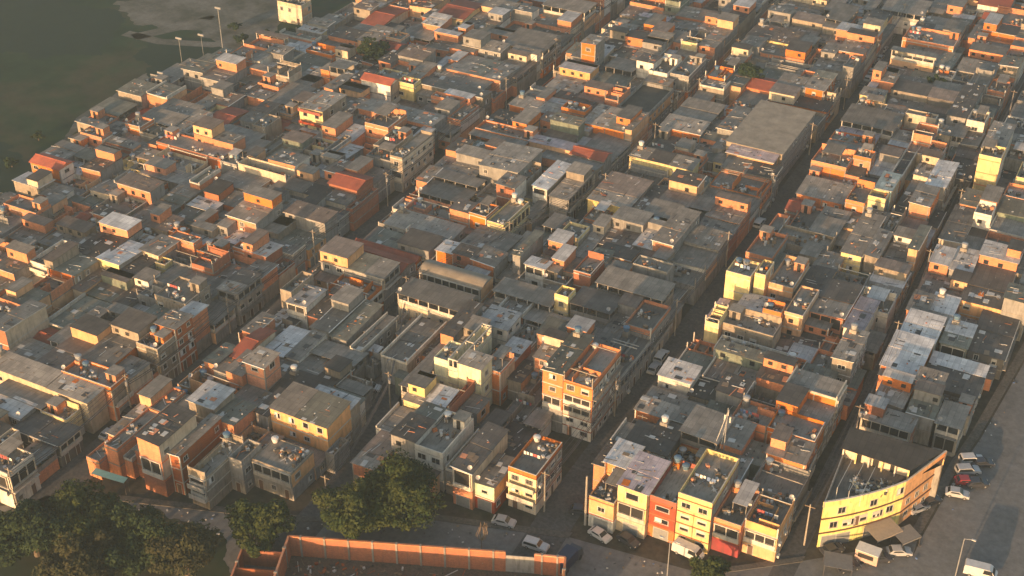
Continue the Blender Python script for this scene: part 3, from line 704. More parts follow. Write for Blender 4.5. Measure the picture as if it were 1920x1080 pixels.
OV=[('peach fronted house at the row',dict(nf=2,band='wall_r',low='wall_w',ww=1.3,prob=1)),
('pale yellow house with lilac',dict(nf=3,band='wall_s',ww=2.3,wh=1.4,loggia=[1],low='wall_c',prob=1)),
('brick red three storey',dict(nf=3,band='wall_t',ww=2.4,low='wall_o',prob=1,wh=1.0)),
('bright yellow house with orange trims',dict(nf=4,band='wall_r',ww=1.6,low='wall_y',prob=1)),
('low house with orange band',dict(nf=2,low='crimson',loggia=[1],band='wall_o')),
('grey pink house',dict(nf=2,loggia=[1],low='wall_p',band='pale_trim')),
('tallest brick house',dict(nf=5,low='wall_g',nlow=2,ww=1.3,prob=1,band='pale_trim',side='wall_g',roof='roof_N',loggia=[2])),
('unfinished brick half',dict(nf=5,low='wall_w',nlow=2,ww=1.5,prob=1,band='wall_t',side='wall_g',loggia=[2,3])),
('three storey tan corner',dict(nf=3,ww=1.3,prob=1,loggia=[1],band='pale_trim')),
('grey three storey house with broad',dict(nf=3,ww=1.6,wh=1.4,prob=1,loggia=[2])),
('mid photo',dict(roof='roof_S')),
('grey white three storey',dict(nf=3,ww=1.7,wh=1.3,prob=1,band='pale_trim',side='wall_w')),
('house with long dark grey roof and bowed',dict(nf=2,loggia=[1],band='wall_r',roof='roof_K')),
('mint green house',dict(nf=2,ww=1.2,prob=1)),
('corner house with orange parapet',dict(nf=3,ww=1.5,wh=1.2,prob=1,band='wall_r',low='wall_c',par='wall_o')),
('yellow house with dark red balcony',dict(nf=3,prob=1,band='wall_r',side='wall_s')),
('tall tan building',dict(nf=3,prob=.3)),('peach fronted house with wide',dict(nf=3,ww=1.2,low='wall_s',roof='roof_S')),
('house with white balustrade',dict(nf=3,loggia=[1,2],band='pale_trim')),
('dark roofed brick block',dict(nf=3,loggia=[1],band='wall_o',low='wall_t')),
('house with scrap covered',dict(nf=2,loggia=[1],low='wall_g')),
('white balconied corner house',dict(nf=2,loggia=[1],band='pale_trim',low='wall_w')),
('cream flank building',dict(nf=3,prob=.8,roof='roof_S')),('white house with red tiled',dict(nf=3,prob=0)),
('tall narrow yellow and orange',dict(nf=4,band='wall_o',prob=0,low='wall_y')),
('blank bright yellow wall block',dict(prob=0,low='wall_c')),
('white fronted two storey',dict(loggia=[1])),('long orange painted building',dict(prob=0,roof='roof_S')),
('bright orange two storey',dict(prob=.15,low='wall_o')),
]
def house(l,sink=None):
    rr=random.Random(int(l['x0']*31+l['y0']*977)&0xffffff)
    x0,x1,y0,y1,h=l['x0'],l['x1'],l['y0'],l['y1'],l['h']; cx,cy=l['c']
    X0_,X1_,Y0_,Y1_=x0-cx,x1-cx,y0-cy,y1-cy; LX,LY=x1-x0,y1-y0
    w_,r_=l['w'],l['r']; wm='wall_'+w_; ov_={}
    for k_,v_ in OV:
        if k_ in l['lab']: ov_=v_
    simple=sink is not None
    if simple: root=None
    else:
        nm={'o':'brick_house','t':'brick_house','g':'concrete_house','s':'concrete_house','k':'shed','H':'market_hall'}.get(w_,'painted_house')
        if r_=='H': nm='market_hall'
        root=thing(nm,(cx,cy,0),l['label'],'market hall' if r_=='H' else 'house','houses packed between the narrow streets',0 if l['lab'] else rad(rr.uniform(-1.4,1.4)))
    def put(name,b,mats):
        if not b.v: return
        if simple:
            base=len(sink.v); sink.v+=[(x+cx,y+cy,z) for x,y,z in b.v]
            mats=[mats] if isinstance(mats,str) else mats
            for f,m in zip(b.f,b.m):
                sink.f.append(tuple(i+base for i in f)); sink.m.append(MASSM.index(mats[m]))
            return
        return b.build(name,mats,root)
    def split(name,b,mat):
        # every post is a mesh of its own
        if simple: return put(name,b,mat)
        i=0; 
        while i<len(b.f):
            m=MB(); vs=sorted({v for f in b.f[i:i+6] for v in f}); k=vs[0]
            m.v=b.v[k:k+8]; m.f=[tuple(v-k for v in f) for f in b.f[i:i+6]]; m.m=[0]*6; m.build(name,mat,root); i+=6
    pale='pale_trim' if w_ in 'ywcpmbl' or rr.random()<.45 else 'concrete'
    rm=ROOFM.get(r_,'roof_S')
    if r_ in 'SPEG':
        if w_=='k': rm='roof_K'
        elif w_ in 'n': rm='roof_N'
        elif not l['lab'] and rr.random()<.22: rm=rr.choice(['roof_R','roof_K','roof_N'])
    if r_=='L':
        if w_ in 'p' or 'lilac' in l['lab']: rm='roof_P'
        elif w_=='b': rm='roof_B'
    rm=ov_.get('roof',rm)
    open_top=r_ in 'PV'
    flat=r_ in 'FUDVJ'
    zt=h-(2.5 if open_top else 0)                       # top of closed walls
    if r_=='F' or r_=='D': zt=h-rr.choice([.6,.9,1.1])
    if r_=='U': zt=h-rr.choice([1.6,2.2])
    if r_=='E': zt=h-.5
    if r_=='J': zt=h-.3
    zt=max(zt,2.6)
    # gentle roof fall
    tx=ty=0
    if r_ in 'SLKNRTPH' or r_=='E':
        sl=rr.uniform(.02,.075)
        if r_=='H': sl=.012
        if LY<LX or rr.random()<.5: ty=rr.choice([-1,1,1])*min(sl*LY,.55)
        else: tx=rr.choice([-1,1])*min(sl*LX,.5)
    def zroof(x,y,base=h): return base+ty*((y-Y0_)/LY-.5)+tx*((x-X0_)/LX-.5)
    nf=ov_.get('nf') or max(1,int(round(zt/3.0))); fh=zt/nf
    # --- walls, one band of faces per storey
    b=MB(); upper=wm; mats=[wm]
    mixd={'o':['wall_s','wall_c','wall_g','wall_p','wall_w'],'y':['wall_y','wall_c','wall_w'],'c':['wall_s','wall_o'],'w':['wall_w','wall_g','wall_c'],'g':['wall_g','wall_o','wall_s'],'s':['wall_s','wall_g','wall_o']}
    low=rr.choice(mixd.get(w_,[wm])) if rr.random()<.45 else wm
    if 'mint green' in l['lab']: low='wall_r'
    low=ov_.get('low',low)
    side=ov_.get('side') or (wm if rr.random()<(.4 if w_ in 'ot' else .6) else rr.choice(['wall_g','wall_s','wall_c','wall_g','wall_w','wall_p']))
    mats=[wm,low,side]
    q=[(X0_,Y0_),(X1_,Y0_),(X1_,Y1_),(X0_,Y1_)]
    side_alt=0
    for k in range(nf):
        za=k*fh; zb=(k+1)*fh
        mi=1 if (k<ov_.get('nlow',1) and nf>1) else 0
        if k==nf-1 and not flat and not open_top:
            zbs=[zroof(x,y,zt)-.03 for x,y in q]
        else: zbs=[zb]*4
        b.hexa([p+(za,) for p in q],[p+(z,) for p,z in zip(q,zbs)],mi,0)
        if not mi or 'side' in ov_: b.m[-3]=2
    b.poly([p+(z,) for p,z in zip(q,zbs)],0)
    put('wall',b,mats)
    # --- concrete floor bands and corner columns
    b=MB(); e=.035
    if nf>1 or w_ in 'ot':
        for k in range(1,nf+1):
            z=k*fh-(.22 if k<nf else .0)
            if k==nf and not (flat or open_top): continue
            b.box(X0_-e,X1_+e,Y0_-e,Y1_+e,z-.12,z+.10 if k==nf else z+.1)
    if w_ in 'ot' and not simple and 'band' not in ov_:
        zz=zt-.12 if (flat or open_top) else h-.35
        b.box(X1_-.2,X1_+.025,Y0_-.025,Y0_+.2,.0,zz); b.box(X0_-.02,X0_+.2,Y0_-.025,Y0_+.2,0,zz)
        if LX>7: xm=(X0_+X1_)/2+rr.uniform(-1,1); b.box(xm-.1,xm+.1,Y0_-.025,Y0_+.1,0,zz)
    put('concrete_frame',b,ov_.get('band') or (pale if rr.random()<.8 else 'concrete'))
    ztop=h; fl=zt+.1
    # --- roofs
    if r_ in 'SLKNRTH' or r_=='E':
        b=MB(); ov=.28 if r_!='E' else -.12
        zb0=h if r_!='E' else h-.5
        cells=[(X0_,X1_,Y0_,Y1_,0)]
        if r_ not in 'HT' and LX*LY>38:
            cells=[]
            if LX>LY: nn=2 if LX<13 else 3; ed=[X0_]+sorted(X0_+LX*(i+rr.uniform(-.15,.15))/nn for i in range(1,nn))+[X1_]; cells=[(a,c,Y0_,Y1_,rr.uniform(-.0,.16)) for a,c in zip(ed,ed[1:])]
            else: nn=2; yc=rr.uniform(-.15,.15)*LY; cells=[(X0_,X1_,Y0_,yc,0),(X0_,X1_,yc,Y1_,rr.uniform(.04,.16))]
        last=len(cells)-1
        for i,(a,c,d,e2,dz) in enumerate(cells):
            xa=a-(ov if a==X0_ else -.01 ); xb=c+(ov if c==X1_ else -.01); ya=d-(ov if d==Y0_ else -.01); yb=e2+(ov if e2==Y1_ else -.01)
            if r_=='T':
                zr=h+.9; ym=(ya+yb)/2
                for (p0,p1,zz0,zz1) in ((ya,ym,h-.05,zr),(ym,yb,zr,h-.05)):
                    b.hexa([(xa,p0,zz0),(xb,p0,zz0),(xb,p1,zz1),(xa,p1,zz1)],[(xa,p0,zz0+.1),(xb,p0,zz0+.1),(xb,p1,zz1+.1),(xa,p1,zz1+.1)])
                b.tube((xa,ym,zr+.12),(xb,ym,zr+.12),.09)
                b.poly([(X1_,Y0_,h-.03),(X1_,Y1_,h-.03),(X1_,ym,zr)],1); b.poly([(X0_,Y1_,h-.03),(X0_,Y0_,h-.03),(X0_,ym,zr)],1)
            else:
                m_i=0
                b.slab(xa,xb,ya,yb,[zroof(xa,ya,zb0)+.10+dz,zroof(xb,ya,zb0)+.10+dz,zroof(xb,yb,zb0)+.10+dz,zroof(xa,yb,zb0)+.10+dz],.07,0)
                if i%2 and rr.random()<.35: 
                    b.m[-6:]=[2]*6
        alt=rr.choice(['roof_R','roof_K','roof_L','roof_N','roof_S','roof_S']); 
        if rm in('roof_P','roof_L','roof_B'): alt=rm
        put('roof',b,[rm,wm,alt])
        if r_ in 'SLKNR' and rr.random()<.45:
            b=MB(); za=[zroof(x,y,h)+.12 for x,y in ((X0_-.3,Y0_-.3),(X1_+.3,Y0_-.3),(X1_+.3,Y1_+.3),(X0_-.3,Y1_+.3))]
            sl_=lambda p,q,zp,zq,t:b.hexa([(p[0],p[1],zp),(q[0],q[1],zq),(q[0]+t[0],q[1]+t[1],zq),(p[0]+t[0],p[1]+t[1],zp)],[(p[0],p[1],zp+.12),(q[0],q[1],zq+.12),(q[0]+t[0],q[1]+t[1],zq+.12),(p[0]+t[0],p[1]+t[1],zp+.12)])
            if rr.random()<.6: sl_((X0_-.3,Y0_-.42),(X1_+.3,Y0_-.42),za[0]-.1,za[1]-.1,(0,.13)); b2='gutter'
            else: sl_((X1_+.29,Y0_-.3),(X1_+.29,Y1_+.3),za[1]-.1,za[2]-.1,(.14,0)) 
            put('gutter',b,rr.choice(['pale_trim','cloth_w','pale_trim','concrete']))
        if r_=='E':
            b=MB(); 
            for s_ in (0,1):
                xx=X0_ if s_==0 else X1_-.25
                b.box(xx,xx+.25,Y0_,Y1_,zt-.1,h+.35)
            b.box(X0_+.26,X1_-.26,Y0_,Y0_+.2,zt-.1,h-.1)
            put('parapet',b,'pale_trim')
        if not r_ in 'H' and LX*LY>14:
            b=MB(); n_=int(LX*LY*.24)+rr.randint(0,7)
            junkroof(b,X0_,X1_,Y0_,Y1_,lambda x,y:zroof(x,y,zb0)+(.14 if r_!='T' else .5),n_,rr)
            if r_!='T': stf(put('roof_clutter',b,['junk_d','wood','junk_w','wall_o']))
    if r_ in 'SLKNR' and not l['lab'] and LX*LY>34 and rr.random()<.58:
        b=MB(); uh=rr.uniform(1.9,2.7); um=wm if rr.random()<.45 else rr.choice(['wall_o','wall_o','wall_o','wall_p','wall_c','wall_s'])
        if LX>=LY: uw=LX*rr.uniform(.3,.5); a0=X0_ if rr.random()<.5 else X1_-uw; c0=a0+uw; d0,e0=Y0_+rr.choice([0,0,LY*.3]),Y1_
        else: uw=LY*rr.uniform(.3,.45); e0=Y1_ ; d0=e0-uw; a0,c0=X0_,X1_
        a0+=.02;c0-=.02;d0+=.01;e0-=.02; zb=h-.5; zt2=h+uh
        b.box(a0,c0,d0,e0,zb,zt2,0)
        for xx in np.arange(a0+.9,c0-1.2,2.6):
            if rr.random()<.5: b.box(xx,xx+.9,d0-.03,d0,h+.75,h+1.6,1)
        put('upper_room',b,[um,'opening_shade'])
        b=MB(); q2=rr.uniform(-.15,.25); b.slab(a0-.2,c0+.2,d0-.25,e0+.2,[zt2+.04,zt2+.04,zt2+.1+q2,zt2+.1+q2],.07); 
        b.hexa([(a0,d0+.3,zt2),(c0,d0+.3,zt2),(c0,e0,zt2),(a0,e0,zt2)],[(a0,d0+.3,zt2+.01),(c0,d0+.3,zt2+.01),(c0,e0,zt2+.05+q2*.9),(a0,e0,zt2+.05+q2*.9)],1)
        put('upper_roof',b,[rr.choice(['roof_S','roof_S','roof_L','roof_K','roof_R']),um])
    if r_=='G':
        b=MB(); n_=10; pr=[]
        for i in range(n_+1):
            t=i/n_; pr.append((Y0_-.1+(LY+.2)*t,h-.05+.9*math.sin(math.pi*t)))
        for i in range(n_):
            (a,za),(c,zc)=pr[i],pr[i+1]; b.poly([(X0_-.2,a,za),(X1_+.2,a,za),(X1_+.2,c,zc),(X0_-.2,c,zc)])
        for xx in (X0_+.02,X1_-.02): b.poly([(xx,a,z) for a,z in pr],1)
        put('roof',b,['roof_H','wall_g'])
    if r_ in 'PV':
        b=MB(); b.box(X0_+.02,X1_-.02,Y0_+.02,Y1_-.02,zt+.1,zt+.14); put('terrace_floor',b,'slab')
        b=MB(); np_=max(3,int(LX/2.4)+1); ny=max(2,int(LY/3)+1)
        for i in range(np_):
            xx=X0_+(LX-.22)*i/(np_-1); b.box(xx,xx+.22,Y0_,Y0_+.22,zt+.1,zroof(xx,Y0_,h)+(.03 if r_=='P' else 0)); b.box(xx,xx+.22,Y1_-.22,Y1_,zt+.1,zroof(xx,Y1_,h)-.0)
        for j in range(1,ny-1):
            yy=Y0_+(LY-.22)*j/(ny-1)
            for xx in (X0_,X1_-.22): b.box(xx,xx+.22,yy,yy+.22,zt+.1,zroof(xx,yy,h))
        if r_=='V':
            b.box(X0_,X1_,Y0_,Y0_+.24,h,h+.22); b.box(X0_,X1_,Y1_-.24,Y1_,h,h+.22); b.box(X0_,X0_+.24,Y0_+.24,Y1_-.24,h,h+.22); b.box(X1_-.24,X1_,Y0_+.24,Y1_-.24,h,h+.22)
            b.box(X0_+.24,X1_-.24,-.1,.1,h+.02,h+.2)
        split('post',b,pale if r_=='P' else 'pale_trim')
        b=MB(); ph=.85
        b.box(X0_+.03,X1_-.03,Y0_+.03,Y0_+.16,zt+.1,zt+.1+ph); b.box(X1_-.16,X1_-.03,Y0_+.16,Y1_-.03,zt+.1,zt+.1+ph); b.box(X0_+.03,X0_+.16,Y0_+.16,Y1_-.03,zt+.1,zt+1.9)
        b.box(X0_+.16,X1_-.16,Y1_-.18,Y1_-.05,zt+.1,h-.35)
        put('parapet',b,pale if r_=='P' else wm)
        if r_=='P':
            b=MB(); ov=.35; b.slab(X0_-ov,X1_+ov,Y0_-ov,Y1_+ov,[zroof(x,y,h)+.14 for x,y in ((X0_-ov,Y0_-ov),(X1_+ov,Y0_-ov),(X1_+ov,Y1_+ov),(X0_-ov,Y1_+ov))],.08)
            put('roof',b,rm)
        b=MB(); clutter(b,X0_+.4,X1_-.4,Y0_+.4,Y1_-.4,zt+.14,int(LX*LY*.2)+3,rr); stf(put('terrace_clutter',b,['junk_d','wood','junk_w','wall_o']))
    if r_ in 'FDUJ':
        b=MB(); b.box(X0_+.02,X1_-.02,Y0_+.02,Y1_-.02,zt+.1,zt+.15); put('terrace_floor',b,'slab_dark' if r_=='D' and w_ in'g' else 'slab')
        b=MB(); t=.15; ph=h-zt
        hs=[h,h,h,h]
        if r_=='U': hs=[zt+.1+rr.choice([.3,.9,ph]) for _ in range(4)]
        if rr.random()<.3 and r_=='F': hs[2]+=rr.uniform(.3,1.2)
        b.box(X0_,X1_,Y0_,Y0_+t,zt+.1,hs[0]); b.box(X1_-t,X1_,Y0_+t,Y1_,zt+.1,hs[1]); b.box(X0_,X0_+t,Y0_+t,Y1_,zt+.1,hs[3]); b.box(X0_+t,X1_-t,Y1_-t,Y1_,zt+.1,hs[2])
        if r_=='U':
            for i in range(rr.randint(1,3)):
                xx=rr.uniform(X0_+1,X1_-1)
                if rr.random()<.5: b.box(xx,xx+.14,Y0_+t,rr.uniform(-.2,.5)*LY,zt+.15,zt+rr.uniform(.8,2.3))
                else: yy=rr.uniform(Y0_+.8,Y1_-.8); b.box(max(X0_+t,xx-2),min(X1_-t,xx+1.5),yy,yy+.14,zt+.15,zt+rr.uniform(.8,2.2))
        put('parapet',b,[ov_.get('par',wm)])
        b=MB()
        if r_ in 'FD' : 
            b.box(X0_-.02,X1_+.02,Y0_-.03,Y0_+t+.02,h,h+.06) if hs[0]==h else None
            b.box(X1_-t-.02,X1_+.03,Y0_+t+.02,Y1_-.02,h,h+.06)
            put('coping',b,pale)
        if r_=='U':
            for i in range(4):
                xx=(X0_,X1_-.2)[i%2]; yy=(Y0_,Y1_-.2)[i//2]; b.box(xx-.01,xx+.21,yy-.01,yy+.21,zt+.1,h+rr.uniform(.2,.9))
            for i in range(2): yy=rr.uniform(Y0_+.3,Y1_-.3); b.box(X0_+.1,X1_-.1,yy,yy+.12,h-.1,h+.05) if rr.random()<.5 else None
            split('column',b,pale)
        if r_ in 'FUJ' or (r_=='D' and w_=='o'):
            b=MB(); clutter(b,X0_+.4,X1_-.4,Y0_+.4,Y1_-.4,zt+.15,int(LX*LY*(.38 if r_!='J' else 1.0))+4,rr)
            stf(put('terrace_clutter',b,['junk_d','wood','junk_w','wall_o']))
        # stair head on the terrace
        if r_=='F' and LX>5 and LY>3.4 and rr.random()<.55 and 'block' not in l['lab']:
            sw=min(2.4,LX*.4); sdp=min(2.6,LY*.6); sx=X0_+.3 if rr.random()<.5 else X1_-.3-sw; sy=Y1_-.3-sdp; hz=zt+.15+2.15
            b=MB(); b.box(sx,sx+sw,sy,sy+sdp,zt+.15,hz,0); b.box(sx-.15,sx+sw+.15,sy-.2,sy+sdp+.1,hz,hz+.12,1)
            b.box(sx+sw*.3,sx+sw*.3+.8,sy-.03,sy,zt+.15,zt+2.1,2)  # dark panel painted for the shade inside the doorway
            put('stair_hut',b,[wm if rr.random()<.6 else 'wall_o','concrete','opening_shade'])
        elif r_=='F' and LX>4 and LY>4 and rr.random()<.4:   # shade roof over part of the terrace
            fx=X0_+LX*rr.uniform(.0,.4); z2=zt+2.3
            b=MB(); b.slab(fx,min(X1_,fx+LX*.55),Y0_+LY*.35,Y1_,[z2,z2,z2+.3,z2+.3],.06,0)
            for xx in (fx+.1,min(X1_,fx+LX*.55)-.2):
                b.box(xx,xx+.1,Y0_+LY*.35+.1,Y0_+LY*.35+.2,zt+.15,z2-.05,1); b.box(xx,xx+.1,Y1_-.2,Y1_-.1,zt+.15,z2+.2,1)
            put('shade_roof',b,[rr.choice(['roof_S','roof_S','roof_L']),'concrete'])
    if simple: 
        # windows of the farthest houses stay inside the mass
        b=MB()
        for k in range(nf):
            for i in range(int(LX/3)):
                if rr.random()<.5: xx=X0_+1+i*3; b.box(xx,xx+1,Y0_-.03,Y0_,k*fh+1,k*fh+2,0)
        put('w',b,['glass']); return
    # --- tanks, dish
    z_r=(zt+.15) if r_ in 'FUDJV' else None
    if z_r and r_!='V' and rr.random()<.55 or 'water tank' in l['lab']:
        for i in range(rr.choice([1,1,2])):
            tx_,ty_=rr.uniform(X0_+.9,X1_-.9),rr.uniform(Y0_+.9,Y1_-.9)
            mt='tank_w' if 'water tank' in l['lab'] else rr.choice(['tank_b','tank_g','tank_g','tank_b','tank_w'])
            if LX>3 and LY>2.4:
                o=link('water_tank',tank_mesh(mt),root,(X0_+.9+i*1.6,Y1_-.95,z_r+ (1.1 if rr.random()<.4 else 0)))
                if o.location.z>z_r+.5:
                    b=MB(); b.box(-.6,.6,-.6,.6,-1.1,0); st=b.build('tank_stand','wall_o' if rr.random()<.5 else 'concrete',o)
    elif r_ in 'SLKN' and rr.random()<.22 and LX*LY>20:
        zz=zroof(0,Y1_-1,h)+.1; b=MB(); b.box(X0_+.5,X0_+1.9,Y1_-1.7,Y1_-.3,h-.6,zz+.8); b.build('tank_stand','concrete',root)
        link('water_tank',tank_mesh(rr.choice(['tank_b','tank_g','tank_w'])),root,(X0_+1.2,Y1_-1.0,zz+.8))
    if rr.random()<.3: link('satellite_dish',dish_mesh(),root,(X1_-.5 if rr.random()<.5 else X0_+.5,Y0_+.3,(h+.05 if r_ not in 'SLKNTRPEG' else zroof(0,Y0_,h)+.02)))
    if r_ in 'FU' and rr.random()<.35 and LX>5:
        b=MB(); z2=zt+1.75; yy=Y0_+LY*.4; b.tube((X0_+.8,yy,zt+.15),(X0_+.8,yy,z2+.1),.04,5,3); b.tube((X0_+4.2,yy,zt+.15),(X0_+4.2,yy,z2+.1),.04,5,3); b.tube((X0_+.8,yy,z2),(X0_+4.2,yy,z2),.012,4,3)
        xx=X0_+.95
        while xx<X0_+3.9: ww=rr.uniform(.35,.7); b.box(xx,xx+ww,yy-.015,yy+.015,z2-rr.uniform(.5,.9),z2,rr.randint(0,2)); xx+=ww+rr.uniform(.05,.3)
        put('laundry',b,['cloth_w','cloth_r','cloth_b','iron'])
    street=near_street_right(l)
    def addwin(x,y,z,rz,wd,wh,kind):
        link('window',window_mesh(wd,wh,rr.choice([kind,kind,kind,3,4])),root,(x,y,z),rz)
        if rr.random()<.14:
            b=MB(); b.box(-.4,.4,-.42,-.05,-.75,-.25); o=b.build('air_conditioner','junk_w',root,(x,y,z)); o.rotation_euler=(0,0,rz)
    lg=set(ov_.get('loggia',[]))
    if not ov_ and LX>3.5 and rr.random()<.30 and hmax_front(l,x0+.5,x1-.5)<(nf-1)*fh+.3: lg.add(nf-1)
    def veranda(face,k,mt):
        # open gallery front: interior shade painted on a panel, parapet, thin piers, lintel
        b=MB(); a0,a1=(X0_+.25,X1_-.25) if face==0 else (Y0_+.2,Y1_-.2); z0,z1=k*fh+.12,(k+1)*fh-.3
        def bb(u0,u1,d0,d1,za,zb,m):
            if face==0: b.box(u0,u1,Y0_-d1,Y0_-d0,za,zb,m)
            else: b.box(X1_+d0,X1_+d1,u0,u1,za,zb,m)
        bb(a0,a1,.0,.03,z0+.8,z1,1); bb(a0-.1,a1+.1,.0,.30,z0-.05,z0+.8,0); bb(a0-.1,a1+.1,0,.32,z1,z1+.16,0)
        n_=max(2,int((a1-a0)/1.7)+1)
        for i in range(n_): u=a0+(a1-a0-.14)*i/(n_-1); bb(u,u+.14,.03,.29,z0+.8,z1,0)
        put('veranda',b,[mt,'opening_shade'])
    lm='pale_trim' if rr.random()<.6 else wm
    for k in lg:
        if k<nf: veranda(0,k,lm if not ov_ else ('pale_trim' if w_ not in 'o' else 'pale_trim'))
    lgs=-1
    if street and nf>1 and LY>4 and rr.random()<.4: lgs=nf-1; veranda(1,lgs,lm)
    for k in range(nf):
        zs=k*fh+(1.0 if fh>2.6 else .8)
        n_=max(1,int(LX/2.6)); pitch=LX/n_
        kind=rr.choice([0,1,1,2]); wd=ov_.get('ww') or rr.choice([.9,1.1,1.3,1.5]); wh=ov_.get('wh') or rr.choice([1.0,1.1,1.25])
        if LX>2.2 and 'blank' not in l['lab'] and k not in lg:
            n_=max(1,int(LX/max(2.6,wd+.9))); pitch=LX/n_
            prob=.9 if l['lab'] and ('window' in l['lab'] or 'storey' in l['lab']) else (.45 if w_ in 'ot' else .6)
            prob=ov_.get('prob',prob)
            if 'one dark square' in l['lab'] or 'one small square' in l['lab'] or 'one bright' in l['lab'] or 'one dark window' in l['lab']: n_=1; pitch=LX; prob=1 if k==nf-1 else 0
            for i in range(n_):
                xx=X0_+pitch*(i+.5)
                if wd+.4>pitch: continue
                if rr.random()<prob and hmax_front(l,cx+xx-.6,cx+xx+.6)<zs+.2:
                    ground=k==0 and hmax_front(l,cx+xx-.6,cx+xx+.6,3)<.1
                    if ground and i%2==0: link('door',door_mesh(0 if pitch<3.4 else 1),root,(xx,Y0_,.02))
                    else: addwin(xx,Y0_,zs,0,wd,wh,kind)
        # right (east) face on the street
        n2=max(1,int(LY/2.5)); p2=LY/n2
        if LY>2.2 and k!=lgs:
            for i in range(n2):
                yy=Y0_+p2*(i+.5)
                if wd+.4>p2: continue
                if rr.random()<(.85 if street else .35) and hmax_right(l,cy+yy-.6,cy+yy+.6)<zs+.2:
                    if k==0 and street and rr.random()<.6: link('door',door_mesh(1 if p2>3.1 and rr.random()<.6 else 0),root,(X1_,yy,.02),math.pi/2)
                    else: addwin(X1_,yy,zs,math.pi/2,min(wd,1.5),wh,kind)
        if street and k>=1 and rr.random()<.35 and LY>3 and hmax_right(l,y0,y1,1.3)<.1 :
            b=MB(); bw=.75; b.box(X1_+.04,X1_+bw,Y0_+.15,Y1_-.15,k*fh-.14,k*fh,0)
            if rr.random()<.5: b.box(X1_+bw-.1,X1_+bw,Y0_+.15,Y1_-.15,k*fh,k*fh+.9,0)
            else:
                b.box(X1_+bw-.07,X1_+bw-.02,Y0_+.15,Y1_-.15,k*fh+.85,k*fh+.9,1)
                yy=Y0_+.2
                while yy<Y1_-.2: b.box(X1_+bw-.06,X1_+bw-.03,yy,yy+.03,k*fh,k*fh+.85,1); yy+=.22
            put('balcony',b,[pale,'iron'])
    front_st=lerp(FRONT,cx)+7>y0
    if (front_st and nf>=2 and 'balcon' in l['lab']) or ('gallery' in l['lab'] and 0):
        for k in range(1,nf):
            b=MB(); b.box(X0_+.1,X1_-.1,Y0_-.9,Y0_-.04,k*fh-.14,k*fh,0); b.box(X0_+.1,X1_-.1,Y0_-.9,Y0_-.8,k*fh,k*fh+.85,0); put('balcony',b,['pale_trim'])
    elif 'balcon' in l['lab']:
        for k in range(1,nf+1):
            b=MB(); b.box(X0_+.1,X1_-.1,Y0_-.8,Y0_-.04,k*fh-.9,k*fh-.78,0); b.box(X0_+.1,X1_-.1,Y0_-.8,Y0_-.72,k*fh-.78,k*fh-.1,0); put('balcony',b,['wall_r' if 'dark red balcony' in l['lab'] else 'pale_trim'])
    return root
# ---- labels that single each house out
ORD=['zeroth','first','second','third','fourth','fifth','sixth','seventh','eighth','ninth','tenth','eleventh','twelfth','thirteenth','fourteenth','fifteenth','sixteenth','seventeenth','eighteenth','nineteenth','twentieth']
TENS={20:'twenty',30:'thirty',40:'forty',50:'fifty',60:'sixty',70:'seventy'}
def ordw(n):
    if n<=20: return ORD[n]
    return (TENS[n//10*10]+' '+ORD[n%10]) if n%10 else TENS[n//10*10][:-1]+'ieth'
CW=dict(o='orange brick',t='dark red brick',y='yellow painted',c='cream plastered',p='peach walled',w='white walled',g='grey rendered',s='tan plastered',r='brick red',m='mint green',b='pale blue',k='dark walled',n='mossy green',l='pale yellow')
RW=dict(S='grey sheet roof',L='pale sheet roof',K='blackish sheet roof',N='greenish sheet roof',T='red tiled roof',R='rusty brown roof',P='roofed open terrace',F='walled flat roof',D='boxed flat roof',U='unfinished open top',E='roof between parapets',G='rounded grey roof',V='bare frame top',H='wide tan roof',J='scrap covered roof')
def zone(l):
    cx,cy=l['c']
    cs=[lerp(S1,cy),lerp(S2,cy),lerp(S3,cy),lerp(S4,cy)]
    mids=[-202,(cs[0]+cs[1])/2,(cs[1]+cs[2])/2,(cs[2]+cs[3])/2]
    if cx<-202: return 'by the dark field'
    if cx<cs[0]: return 'along the first street'
    if cx<mids[1]: return 'across the first street'
    if cx<cs[1]: return 'along the second street'
    if cx<mids[2]: return 'across the second street'
    if cx<cs[2]: return 'along the third street'
    if cx<mids[3]: return 'across the third street'
    if cx<cs[3]: return 'along the fourth street'
    return 'across the fourth street'
zs={}
for l in sorted(lots,key=lambda l:l['c'][1]):
    if l['mass']: continue
    z=zone(l); zs[z]=zs.get(z,0)+1
    st='' if l['h']<4.6 else ('two storey ' if l['h']<8 else ('three storey ' if l['h']<11 else 'tall '))
    l['label']=l['lab'] or '%s %shouse with %s, %s back %s'%(CW[l['w']],st,RW[l['r']],ordw(zs[z]),z)
    if len(l['label'].split())>16: l['label']=l['label'].replace(' storey','').replace('two ','').replace('three ','')
seen=set()
for l in lots:
    if l['mass']: continue
    assert l['label'] not in seen,l['label']
    seen.add(l['label'])
MASSM=[]
for m in M: MASSM.append(m)
mass=MB()
for l in lots:
    if l['mass']: house(l,mass)
    else: house(l)
if mass.v:
    me=mass.mesh('distant_houses',MASSM); o=link('distant_houses',me); tag(o,'small sheds and back rooms squeezed between the larger houses','houses',None,'stuff')

